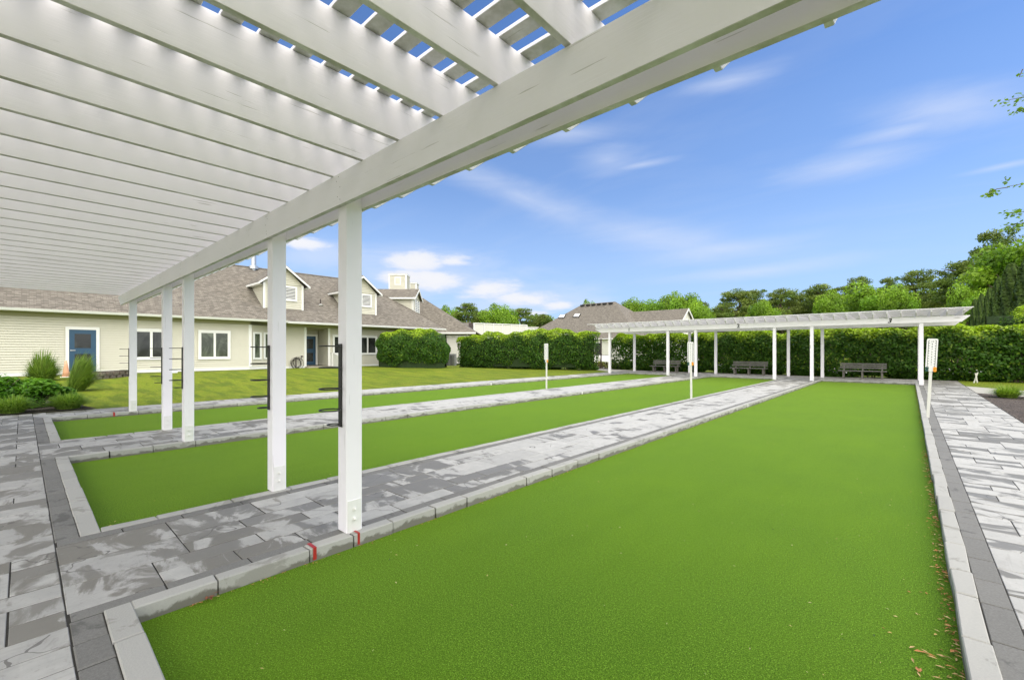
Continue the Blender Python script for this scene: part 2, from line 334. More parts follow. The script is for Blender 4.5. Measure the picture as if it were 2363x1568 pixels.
# ------------------------------------------------------------------ mesh helpers
class MB:
    def __init__(s): s.v = []; s.f = []; s.c = []; s.uv = {}
    def poly(s, pts, c=None):
        i = len(s.v); s.v += [tuple(p) for p in pts]; s.c += [c or (.5, .5, .5)] * len(pts); s.f.append(tuple(range(i, i + len(pts)))); return s
    def box(s, a, b, c=None, M=None, jit=0.0):
        x0, y0, z0 = a; x1, y1, z1 = b
        P = [(x0, y0, z0), (x1, y0, z0), (x1, y1, z0), (x0, y1, z0), (x0, y0, z1), (x1, y0, z1), (x1, y1, z1), (x0, y1, z1)]
        if jit: P = [tuple(q + random.uniform(-jit, jit) for q in p) for p in P]
        if M: P = [tuple(M @ Vector(p)) for p in P]
        i = len(s.v); s.v += P; s.c += [c or (.5, .5, .5)] * 8
        s.f += [tuple(i + k for k in f) for f in ((0, 3, 2, 1), (4, 5, 6, 7), (0, 1, 5, 4), (1, 2, 6, 5), (2, 3, 7, 6), (3, 0, 4, 7))]
        return s
    def slab(s, x0, y0, x1, y1, zb, zt, ch=0.004, c=None, jit=0.0):
        """box with chamfered top rim"""
        j = lambda: random.uniform(-jit, jit)
        B = [(x0, y0), (x1, y0), (x1, y1), (x0, y1)]; T_ = [(x0 + ch, y0 + ch), (x1 - ch, y0 + ch), (x1 - ch, y1 - ch), (x0 + ch, y1 - ch)]
        jj = [(j(), j()) for _ in range(4)]; zj = [j() * .5 for _ in range(4)]
        i = len(s.v)
        s.v += [(p[0] + q[0], p[1] + q[1], zb) for p, q in zip(B, jj)] + [(p[0] + q[0], p[1] + q[1], zt - ch + z) for p, q, z in zip(B, jj, zj)] + [(p[0] + q[0], p[1] + q[1], zt + z) for p, q, z in zip(T_, jj, zj)]
        s.c += [c or (.5, .5, .5)] * 12
        for k in range(4):
            n = (k + 1) % 4
            s.f += [(i + k, i + n, i + 4 + n, i + 4 + k), (i + 4 + k, i + 4 + n, i + 8 + n, i + 8 + k)]
        s.f.append((i + 8, i + 9, i + 10, i + 11)); return s
    def prism(s, pts, d, c=None):
        """planar polygon pts extruded by vector d"""
        n = len(pts); i = len(s.v); d = Vector(d)
        s.v += [tuple(p) for p in pts] + [tuple(Vector(p) + d) for p in pts]; s.c += [c or (.5, .5, .5)] * (2 * n)
        s.f.append(tuple(i + k for k in reversed(range(n)))); s.f.append(tuple(i + n + k for k in range(n)))
        for k in range(n):
            m = (k + 1) % n; s.f.append((i + k, i + m, i + n + m, i + n + k))
        return s
    def tube(s, pts, r, n=8, c=None, cap=True):
        pts = [Vector(p) for p in pts]; rs = r if isinstance(r, (list, tuple)) else [r] * len(pts)
        i0 = len(s.v); prev = None
        for k, p in enumerate(pts):
            t = (pts[min(k + 1, len(pts) - 1)] - pts[max(k - 1, 0)]).normalized()
            a = prev - t * prev.dot(t) if prev is not None else t.cross(Vector((0, 0, 1)) if abs(t.z) < .9 else Vector((1, 0, 0)))
            a.normalize(); prev = a; b = t.cross(a)
            for q in range(n):
                w = 2 * math.pi * q / n; s.v.append(tuple(p + (a * math.cos(w) + b * math.sin(w)) * rs[k])); s.c.append(c or (.5, .5, .5))
        for k in range(len(pts) - 1):
            for q in range(n):
                q2 = (q + 1) % n; s.f.append((i0 + k * n + q, i0 + k * n + q2, i0 + (k + 1) * n + q2, i0 + (k + 1) * n + q))
        if cap:
            s.f.append(tuple(i0 + q for q in reversed(range(n)))); s.f.append(tuple(i0 + (len(pts) - 1) * n + q for q in range(n)))
        return s
    def torus(s, cen, r, rt, n=24, m=6, axis='Z'):
        pts = []
        for k in range(n + 1):
            a = 2 * math.pi * k / n
            pts.append((cen[0] + r * math.cos(a), cen[1] + r * math.sin(a), cen[2]) if axis == 'Z' else (cen[0], cen[1] + r * math.cos(a), cen[2] + r * math.sin(a)))
        return s.tube(pts, rt, m, cap=False)
    def build(s, name, m, parent=None, bevel=0, smooth=False, attr=None, roofuv=False, world=True):
        me = bpy.data.meshes.new(name); me.from_pydata(s.v, [], s.f); me.materials.append(MATS[m] if isinstance(m, str) else m)
        if attr:
            a = me.attributes.new(attr, 'FLOAT_COLOR', 'POINT'); a.data.foreach_set('color', np.array([tuple(c) + (1,) for c in s.c], dtype=np.float32).ravel())
        if roofuv:
            uv = me.uv_layers.new(name='UVMap')
            for p in me.polygons:
                n = p.normal; h = Vector((0, 0, 1)).cross(n)
                h = h.normalized() if h.length > 1e-4 else Vector((1, 0, 0)); g = n.cross(h)
                for li in p.loop_indices:
                    co = me.vertices[me.loops[li].vertex_index].co; uv.data[li].uv = (co.dot(h), co.dot(g))
        me.update(); 
        if smooth: me.polygons.foreach_set('use_smooth', [True] * len(me.polygons))
        o = bpy.data.objects.new(name, me); col.objects.link(o)
        if parent is not None:
            o.parent = parent
            if world: o.matrix_parent_inverse = Matrix.Translation(-Vector(parent.location)) if parent.parent is None else Matrix.Identity(4)
        if bevel:
            b = o.modifiers.new('bevel', 'BEVEL'); b.width = bevel; b.segments = 1; b.limit_method = 'ANGLE'
        return o
def tag(o, label=None, cat=None, group=None, kind=None):
    for k, v in (('label', label), ('category', cat), ('group', group), ('kind', kind)):
        if v: o[k] = v
    return o
def thing(name, loc, label, cat, group=None, rz=0.0):
    o = bpy.data.objects.new(name, None); col.objects.link(o); o.location = loc; o.rotation_euler = (0, 0, rz); o.empty_display_size = .2
    return tag(o, label, cat, group)
def copy_tree(o, parent=None):
    c = o.copy(); col.objects.link(c)
    if parent is not None: c.parent = parent
    for ch in [q for q in bpy.data.objects if q.parent == o]: copy_tree(ch, c)
    return c
def struct(o): return tag(o, kind='structure')
def at(u, v, d):
    k = (u - CX) / FPX; return Vector((d * (-SY + CY * k), d * (CY + SY * k), CAMZ - (v - VH) * d / FPX))

# ------------------------------------------------------------------ ground, courts, paving
g = MB(); N = 48
gx = np.linspace(-1200, 1200, 3)
g.poly([(-1200, -600, -0.30), (1200, -600, -0.30), (1200, 1600, -0.30), (-1200, 1600, -0.30)])
struct(g.build('ground', 'lawn'))
def zlawn(x, y):
    def ss(a, b, t):
        t = min(1, max(0, (t - a) / (b - a))); return t * t * (3 - 2 * t)
    z = 0.075 + 0.34 * ss(-16.5, -27.5, x) * (1 - 0.85 * ss(19, 27, y)) if x < 0 else 0.075
    return z
def grid(x0, x1, y0, y1, nx, ny, zf, name, m):
    b = MB(); xs = np.linspace(x0, x1, nx + 1); ys = np.linspace(y0, y1, ny + 1)
    for y in ys:
        for x in xs: b.v.append((x, y, zf(x, y))); b.c.append((.5,) * 3)
    for j in range(ny):
        for i in range(nx): k = j * (nx + 1) + i; b.f.append((k, k + 1, k + nx + 2, k + nx + 1))
    return struct(b.build(name, m, smooth=True))
def zl2(x, y): return zlawn(x, y) + 0.012 * math.sin(x * 1.7 + y * .6) * math.cos(y * 1.1)
grid(-70, -15.62, -30, 62, 110, 120, zl2, 'lawn', 'lawn')
grid(1.78, 40, 24, 62, 20, 20, lambda x, y: 0.062, 'side_lawn', 'lawn')
grid(-15.62, 1.78, 31.0, 62, 10, 10, lambda x, y: 0.05, 'back_lawn', 'lawn')

YN, YF, ZP = 0.44, 27.62, 0.09
COURTS = [(-3.36, 0.21), (-8.82, -5.09), (-14.25, -10.55)]
for i, (a, b_) in enumerate(COURTS):
    o = struct(MB().poly([(a - .05, YN - .05, 0), (b_ + .05, YN - .05, 0), (b_ + .05, YF + .05, 0), (a - .05, YF + .05, 0)]).build('court_turf', 'turf'))

rc = lambda: (random.random(), random.random(), random.random())
kb = MB(); bd = MB(); sl = MB(); jt = MB()
def run(b, x0, y0, x1, y1, lo, hi, zt, jit, gap=0.009, zb=-.03):
    """row of blocks along the longer side"""
    alongy = (y1 - y0) > (x1 - x0); p = y0 if alongy else x0; end = y1 if alongy else x1
    while p < end - 1e-4:
        q = p + random.uniform(lo, hi)
        if end - q < lo * .6: q = end
        c = rc()
        if alongy: b.slab(x0, p + gap / 2, x1, q - gap / 2, zb, zt + random.uniform(-.002, .002), .006 if zt > .095 else .003, c, jit)
        else: b.slab(p + gap / 2, y0, q - gap / 2, y1, zb, zt + random.uniform(-.002, .002), .006, c, jit)
        p = q
KW = 0.105
for (a, b_) in COURTS:
    run(kb, a - KW, YN, a, YF, .34, .60, .10, .0055); run(kb, b_, YN, b_ + KW, YF, .34, .60, .10, .0055)
    run(kb, a - KW, YN - .125, b_ + KW, YN, .42, .6, .10, .003); run(kb, a - KW, YF, b_ + KW, YF + .12, .42, .6, .10, .003)
    run(bd, a - KW, YN - .265, b_ + KW, YN - .127, .26, .30, .092, .001)
def brow(x0, x1, y0=YN - .26, y1=YF + .12): run(bd, x0, y0, x1, y1, .36, .48, .092, .001)
brow(0.21 + KW + .003, 0.21 + KW + .135, YN, 31)
brow(-3.36 - KW - .115, -3.36 - KW - .003); brow(-5.09 + KW + .003, -5.09 + KW + .115)

def pave(x0, y0, x1, y1, alongx=False):
    U = .225; nx = max(1, round((x1 - x0) / U)); ny = max(1, round((y1 - y0) / U)); ux = (x1 - x0) / nx; uy = (y1 - y0) / ny
    occ = np.zeros((nx, ny), bool)
    sizes = [(2, 3), (2, 4), (1, 3), (2, 2), (1, 2), (2, 3), (1, 4), (2, 4), (3, 4), (1, 2)]
    for a_ in range(ny if not alongx else nx):
        for b_ in range(nx if not alongx else ny):
            i, j = (b_, a_) if not alongx else (a_, b_)
            if occ[i, j]: continue
            opts = sizes[:]; random.shuffle(opts)
            if a_ == 0: opts = [(1, 1), (1, 2), (2, 2), (2, 1), (2, 3), (1, 3)]; random.shuffle(opts)
            opts += [(1, 2), (1, 1)]
            for (p, q) in opts:
                if alongx: p, q = q, p
                if i + p <= nx and j + q <= ny and not occ[i:i + p, j:j + q].any(): break
            else: p = q = 1
            occ[i:i + p, j:j + q] = True; gp = random.uniform(.0030, .0050)
            sl.slab(x0 + i * ux + gp, y0 + j * uy + gp, x0 + (i + p) * ux - gp, y0 + (j + q) * uy - gp, .05, ZP + random.uniform(-.001, .001), .003, rc(), .0014)
ys0 = YN - .268; JZ = .0865
pave(-15.6, -5, 1.76, ys0)                                   # front plaza
pave(-3.36 - 3 * KW + .2 - 1.42, ys0, -3.36 - KW - .118, YF + .12) if 0 else None
pave(-5.09 + KW + .118, ys0, -3.36 - KW - .118, YF + .12)
pave(-10.55 + KW + .004, ys0, -8.82 - KW - .004, YF + .12)
pave(-15.6, ys0, -14.25 - KW - .004, YF + .12)
pave(0.21 + KW + .138, ys0 + .1, 1.76, 31.0, True)
pave(-15.6, YF + .123, 0.21 + KW, 31.0, True)
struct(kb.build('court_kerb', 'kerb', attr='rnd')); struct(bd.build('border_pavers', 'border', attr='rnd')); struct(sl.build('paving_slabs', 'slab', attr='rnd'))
struct(MB().poly([(-15.62, -5.02, JZ), (1.78, -5.02, JZ), (1.78, ys0, JZ), (-15.62, ys0, JZ)]).poly([(-15.62, YF + .1, JZ), (1.78, YF + .1, JZ), (1.78, 31.02, JZ), (-15.62, 31.02, JZ)])
       .poly([(-15.62, ys0, JZ), (-14.3, ys0, JZ), (-14.3, YF + .1, JZ), (-15.62, YF + .1, JZ)]).poly([(-10.5, ys0, JZ), (-8.87, ys0, JZ), (-8.87, YF + .1, JZ), (-10.5, YF + .1, JZ)])
       .poly([(-5.04, ys0, JZ), (-3.41, ys0, JZ), (-3.41, YF + .1, JZ), (-5.04, YF + .1, JZ)]).poly([(.26, ys0, JZ), (1.78, ys0, JZ), (1.78, YF + .1, JZ), (.26, YF + .1, JZ)])
       .poly([(-3.41, ys0, JZ), (.26, ys0, JZ), (.26, YN - .06, JZ), (-3.41, YN - .06, JZ)]).poly([(-8.87, ys0, JZ), (-5.04, ys0, JZ), (-5.04, YN - .06, JZ), (-8.87, YN - .06, JZ)])
       .poly([(-14.3, ys0, JZ), (-10.5, ys0, JZ), (-10.5, YN - .06, JZ), (-14.3, YN - .06, JZ)]).build('paving_joints', 'joint'))
# beds and side path
struct(MB().prism([(1.765, 10, -.25), (14, 10, -.25), (14, 22.4, -.25), (1.765, 22.8, -.25)], (0, 0, .33)).build('mulch_bed', 'mulch'))
struct(MB().prism([(1.765, 22.8, -.25), (2.8, 22.1, -.25), (14, 16, -.25), (14, 19.5, -.25), (3.2, 25.1, -.25), (1.765, 26.8, -.25)], (0, 0, .335)).build('side_path', 'path'))
b = MB(); cxs = [(-15.64, -2.5), (-15.64, 2.35), (-16.2, 2.2), (-17.0, 1.5), (-18.4, 1.4), (-20.0, 1.2), (-21.5, 1.6), (-22.4, .9), (-22.0, -2.5)]
b.poly([(x, y, zlawn(x, y) + .022) for x, y in cxs[::-1]]); 
m0 = MB(); xs = np.linspace(-19.6, -15.64, 9)
for i in range(8):
    for j in range(6):
        y0_, y1_ = -2.6 + j * .78, -2.6 + (j + 1) * .78
        lim = lambda x: 1.45 - .25 * (-15.64 - x) - .12 * math.sin(x * 1.9 + 1)
        P = []
        for (x, y) in ((xs[i], y0_), (xs[i + 1], y0_), (xs[i + 1], min(y1_, lim(xs[i + 1]))), (xs[i], min(y1_, lim(xs[i])))):
            P.append((x, y, zlawn(x, y) + .03))
        if P[2][1] > y0_ + .02 and P[3][1] > y0_ + .02: m0.poly(P)
struct(m0.build('mulch_bed', 'mulch'))
# walk behind the far end, left, leading to the pool
struct(MB().prism([(-15.62, 27.9, -.2), (-15.62, 31.0, -.2), (-17.3, 31.2, -.2), (-20, 34.5, -.2), (-23, 38.5, -.2), (-24.5, 38, -.2), (-21, 33.2, -.2), (-18.2, 29.9, -.2)], (0, 0, .295)).build('side_path', 'path'))

# ------------------------------------------------------------------ pergolas
PX = [-3.50, -5.095, -8.91, -10.51, -14.36, 0.39]
def pergola(y0, sgn, label, far):
    """y0: court-facing side of the front beam row; sgn +1 when the courts lie towards +y"""
    t = thing('pergola', (-7, y0, ZP), label, 'pergola', 'white pergolas at the ends of the courts')
    Y = lambda d: y0 + sgn * d            # d measured outward (towards the courts)
    def ybox(mb, x0, d0, z0, x1, d1, z1):
        a, b_ = sorted((Y(d0), Y(d1))); return mb.box((x0, a, z0), (x1, b_, z1))
    rows = (0.0, -3.55)                   # outer face of the outer board of each row
    xs = PX if not far else [-3.58, -5.2, -9.2, -10.85, -14.8, 0.39]
    for r in rows:
        for k, x in enumerate(xs):
            p = ybox(MB(), x - .07, r - .04, ZP + .006, x + .07, r - .18, 3.02).build('post', 'paint_z', t, bevel=.004)
            for s_ in (1, -1):
                if s_ < 0 and r < 0: continue
                m = ybox(MB(), *((x + .0705, r - .052, ZP + .004, x + .0765, r - .168, ZP + .27) if s_ > 0 else (x - .0765, r - .052, ZP + .004, x - .0705, r - .168, ZP + .27)))
                bp = m.build('base_plate', 'white_bolt', p, bevel=.001)
                yc = Y(r - .11)
                for zz in (.115, .195):
                    m = MB(); f = lambda q: x + s_ * q
                    m.tube([(f(.0766), yc, ZP + zz), (f(.080), yc, ZP + zz), (f(.0801), yc, ZP + zz), (f(.091), yc, ZP + zz), (f(.0911), yc, ZP + zz), (f(.104), yc, ZP + zz)], [.021, .021, .012, .012, .006, .006], 12)
                    m.build('bolt', 'white_bolt', p)
            if r == 0.0: ybox(MB(), x - .066, r - .044, ZP - .004, x + .066, r - .176, ZP + .0058).build('post_foot', 'rubber', p)
    xl, xr = -15.83, 1.86
    for r in rows:
        for d0, d1 in ((0.0, -.04), (-.18, -.22)):
            ys_ = sorted((Y(r + d0), Y(r + d1)))
            prof = [(xl, 3.05), (xl, 3.0), (xl + .38, 2.79), (xr - .24, 2.79), (xr, 3.02), (xr, 3.05)]
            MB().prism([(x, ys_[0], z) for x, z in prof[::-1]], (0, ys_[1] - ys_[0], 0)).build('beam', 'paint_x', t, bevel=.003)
    for k in range(-31, 7):
        x = -1.2135 + .4755 * k + (random.uniform(-.006, .006)); x = x
        if not (-15.7 < x < 1.8): continue
        prof = [(.68, 3.315), (.68, 3.215), (.47, 3.052), (-4.22, 3.052), (-4.43, 3.215), (-4.43, 3.315)]
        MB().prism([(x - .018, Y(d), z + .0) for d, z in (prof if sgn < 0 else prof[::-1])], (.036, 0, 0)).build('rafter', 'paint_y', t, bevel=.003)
    d = .781; n = 0
    while d > -4.5:
        dx = random.uniform(-.01, .01); dz = random.uniform(-.0008, .0008)
        ybox(MB(), -16.0, d - .098, 3.3175 + dz, 1.9 + dx, d, 3.341 + dz).build('purlin', 'paint_x', t, bevel=.002)
        d -= .1785; n += 1
    if far:
        for x, ch in ((-13.35, '1'), (-6.9, '2'), (-0.66, '3')):
            o = text_mesh('beam_number', ch, .28, 'ink', t, .004, shear=.25 if ch == '3' else 0, off=.008)
            o.matrix_parent_inverse = Matrix.Translation(-Vector(t.location)); o.location = (x, Y(0.0) - .006, 2.835); o.rotation_euler = (R(90), 0, 0)
    # nail heads where rafters and boards are fixed
    if not far:
        m = MB()
        for x in xs[:5]:
            for zz in (2.83, 2.86, 2.93, 2.99, 3.02):
                m.tube([(x + random.uniform(-.03, .05), Y(-.22), zz), (x + random.uniform(-.03, .05), Y(-.2215), zz)], .0035, 6) if 0 else m.box((x + (q := random.uniform(-.02, .04)), Y(-.22) - .0015, zz), (x + q + .006, Y(-.22), zz + .006))
        m.build('nail_heads', 'rubber', t)
    return t
# near row: the camera looks at its inner board (y 1.74), outer face at 1.96
pergola(1.96, 1, 'large white slatted pergola overhead, nearest the viewer, with black ring racks on its posts', False)
pergola(26.05, -1, 'white pergola across the far ends of the courts, numbered 1 to 3 on its beam', True)

# ------------------------------------------------------------------ ring racks on the near posts
RL = ['black metal rack of five rings on the nearest pergola post, right of the other racks', 'black ring rack on the second nearest pergola post, left of the nearest one',
      'black ring rack on the third post, the wider of the two close-standing middle posts', 'black ring rack on the fourth pergola post, in front of the dark double window', 'smallest black ring rack, on the leftmost post beside the end of the beam']
rk = thing('ring_rack', (PX[0] - .02, 1.78, 1.3), RL[0], 'ring rack', 'black ring racks on the pergola posts')
MB().box((-.026, -.012, -.33), (.026, -.0005, .355)).box((-.032, -.014, -.335), (.032, -.0005, -.328)).build('back_bar', 'black_metal', rk, bevel=.003, world=False)
for z, r in ((.335, .082), (.16, .082), (-.014, .082), (-.188, .082), (-.31, .05)):
    m = MB().torus((0, -.012 - r, z), r, .0058, 28, 6); m.tube([(0, -.02, z), (0, -.008, z)], .008, 6); m.build('ring', 'black_metal', rk, smooth=True, world=False)
for i in range(1, 5):
    c = copy_tree(rk); c.location = (PX[i] - .02, 1.78, 1.3); c['label'] = RL[i]

# ------------------------------------------------------------------ scoreboards
def text(name, s, size, loc, m, parent, ext=.0008):
    o = text_mesh(name, s, size, m, parent, ext, 'CENTER'); o.location = loc; o.rotation_euler = (R(90), 0, 0); return o
sb = thing('scoreboard', (.31, 13.66, ZP), 'white score post with green and orange clips leaning beside the nearest right-hand court edge', 'scoreboard', 'white score posts along the courts')
MB().box((-.028, -.018, 0), (.028, .018, 1.75)).build('post', 'cream_post', sb, bevel=.003, world=False)
prof = []
for cx_, cz_, a0 in ((.062, 1.745, 0), (-.062, 1.745, 90), (-.062, 1.07, 180), (.062, 1.07, 270)):
    for q in range(5): a = R(a0 + q * 22.5); prof.append((cx_ + .03 * math.cos(a), -.019, cz_ + .03 * math.sin(a)))
MB().prism(prof, (0, -.012, 0)).build('board', 'white_plastic', sb, world=False)
m = MB(); y_ = -.0315
for s_ in (-1, 1):
    m.box((s_ * .062 - .004, y_ - .001, 1.155), (s_ * .062 + .004, y_, 1.735))
    for k in range(11): m.box((min(s_ * .062, s_ * .040), y_ - .001, 1.155 + k * .0575 - .004), (max(s_ * .062, s_ * .040), y_, 1.155 + k * .0575 + .006))
m.build('tick_scale', 'ink', sb, world=False)
for k in range(10): text('numeral', str(k + 1), .05, (0, y_ - .001, 1.19 + k * .0575), 'ink', sb)
text('caption', 'H\nO\nV', .026, (0, y_ - .001, 1.10), 'ink_red', sb) if 0 else None
for s_, mm, nm in ((-1, 'green_plastic', 'green_clip'), (1, 'orange_plastic', 'orange_clip')):
    m = MB()
    for zz in (1.115, 1.066):
        m.tube([(s_ * .064, y_ - .012, zz), (s_ * .064, y_ + .016, zz)], .031, 14)
    m.build(nm, mm, sb, world=False)
sb.rotation_euler = (R(1.2), R(2.6), 0)
for loc, rot, l in (((-5.26 + .16, 14.1, ZP), (0, R(-.5), 0), 'white score post standing between the middle and right courts, in front of the far benches'), ((-10.6, 13.8, ZP), (0, R(.2), 0), 'white score post on the left walkway, seen against the long clipped hedge')):
    c = copy_tree(sb); c.location = loc; c.rotation_euler = rot; c['label'] = l

# ------------------------------------------------------------------ benches
bn = thing('park_bench', (-1.85, 29.9, ZP), 'weathered grey slatted bench rightmost under the far pergola, below number 3', 'bench', 'grey wooden benches under the far pergola')
m = MB()
for k in range(3): m.box((-.98, .235 + k * .028, .53 + k * .105), (.98, .262 + k * .028, .610 + k * .105))
m.build('backrest', 'bench_wood', bn, bevel=.004, world=False)
m = MB()
for k in range(4): m.box((-1.03, -.26 + k * .118, .395), (1.0, -.16 + k * .118, .43))
m.build('seat', 'bench_wood', bn, bevel=.004, world=False)
for x in (-.8, 0, .8):
    m = MB(); m.box((x - .04, -.16, 0), (x + .04, -.06, .395)).box((x - .04, .14, 0), (x + .04, .235, .395)).box((x - .035, -.24, .33), (x + .035, .23, .392)); m.prism([(x - .03, .20, .3), (x - .03, .262, .3), (x - .03, .345, .82), (x - .03, .30, .82)], (.06, 0, 0))
    m.build('leg', 'bench_leg', bn, bevel=.006, world=False)
for x, l in ((-7.35, 'weathered grey slatted bench in the middle under the far pergola, below number 2'), (-12.65, 'weathered grey slatted bench leftmost under the far pergola, partly behind a white post')):
    c = copy_tree(bn); c.location = (x, 30.0, ZP); c['label'] = l

# ------------------------------------------------------------------ marks on kerbs
def tape(x, y, w, label, m='red_tape', group=None):
    o = MB().box((x - .107, y - w, .1035), (x + .0045, y + w, .1052)).box((x + .0032, y - w, .012), (x + .0048, y + w, .1034)).build('tape_mark', m); return tag(o, label, 'tape', group)
tape(-3.36, 1.49, .013, 'broad red tape strip over the front court kerb, left of the two nearest', group='red tape strips on the court kerbs')
tape(-3.36, 1.85, .010, 'narrow red tape strip on the kerb just below the nearest post base', group='red tape strips on the court kerbs')
tape(-14.25, 1.49, .018, 'small red tape mark on the far left court kerb by the leftmost post', group='red tape strips on the court kerbs')
tape(-3.36, 13.6, .03, 'thin white stripe across the kerb of the right court', 'white_tape', 'white stripes across the kerbs'); tape(-8.82, 13.6, .03, 'thin white stripe across the kerb of the middle court', 'white_tape', 'white stripes across the kerbs'); tape(-14.25, 14.4, .03, 'thin white stripe across the kerb of the left court', 'white_tape', 'white stripes across the kerbs')

# ------------------------------------------------------------------ foliage helpers
def leafmesh(name, P, Nn, size, C, aspect=1.7, fold=0.25):
    """P (n,3) centres, Nn (n,3) leaf normals, size (n,), C (n,3) colours -> mesh of folded leaf faces"""
    n = len(P); Nn = Nn / np.maximum(np.linalg.norm(Nn, axis=1, keepdims=True), 1e-6)
    r = RNG.normal(size=(n, 3)); t = np.cross(Nn, r); t /= np.maximum(np.linalg.norm(t, axis=1, keepdims=True), 1e-6); w = np.cross(Nn, t)
    s = size[:, None]; a = t * s * .5; b = w * s * .5 / aspect
    V = np.stack([P - a, P + b + Nn * s * fold * .3, P + a, P - b + Nn * s * fold * .3], 1).reshape(-1, 3)
    me = bpy.data.meshes.new(name); me.vertices.add(4 * n); me.vertices.foreach_set('co', V.astype(np.float32).ravel())
    me.loops.add(4 * n); me.loops.foreach_set('vertex_index', np.arange(4 * n, dtype=np.int32))
    me.polygons.add(n); me.polygons.foreach_set('loop_start', np.arange(0, 4 * n, 4, dtype=np.int32))
    me.update(calc_edges=True); me.validate()
    A = me.attributes.new('col', 'FLOAT_COLOR', 'POINT'); CC = np.concatenate([np.repeat(C, 4, 0), np.ones((4 * n, 1))], 1); A.data.foreach_set('color', CC.astype(np.float32).ravel())
    return me
def mobj(name, me, m, parent=None, world=False):
    me.materials.append(MATS[m]); o = bpy.data.objects.new(name, me); col.objects.link(o)
    if parent is not None: o.parent = parent
    return o
def unit(n): v = RNG.normal(size=(n, 3)); return v / np.linalg.norm(v, axis=1, keepdims=True)
def jitcol(n, base, dark, light, wl):
    """mix of base/light by wl (n,) plus noise"""
    r = RNG.random((n, 1)); base, dark, light = map(np.array, (base, dark, light))
    c = base * (1 - wl[:, None]) + light * wl[:, None]; c = c * (1 - .45 * (r < .22)) + 0
    return np.clip(c * RNG.uniform(.72, 1.28, (n, 1)), 0, 1)

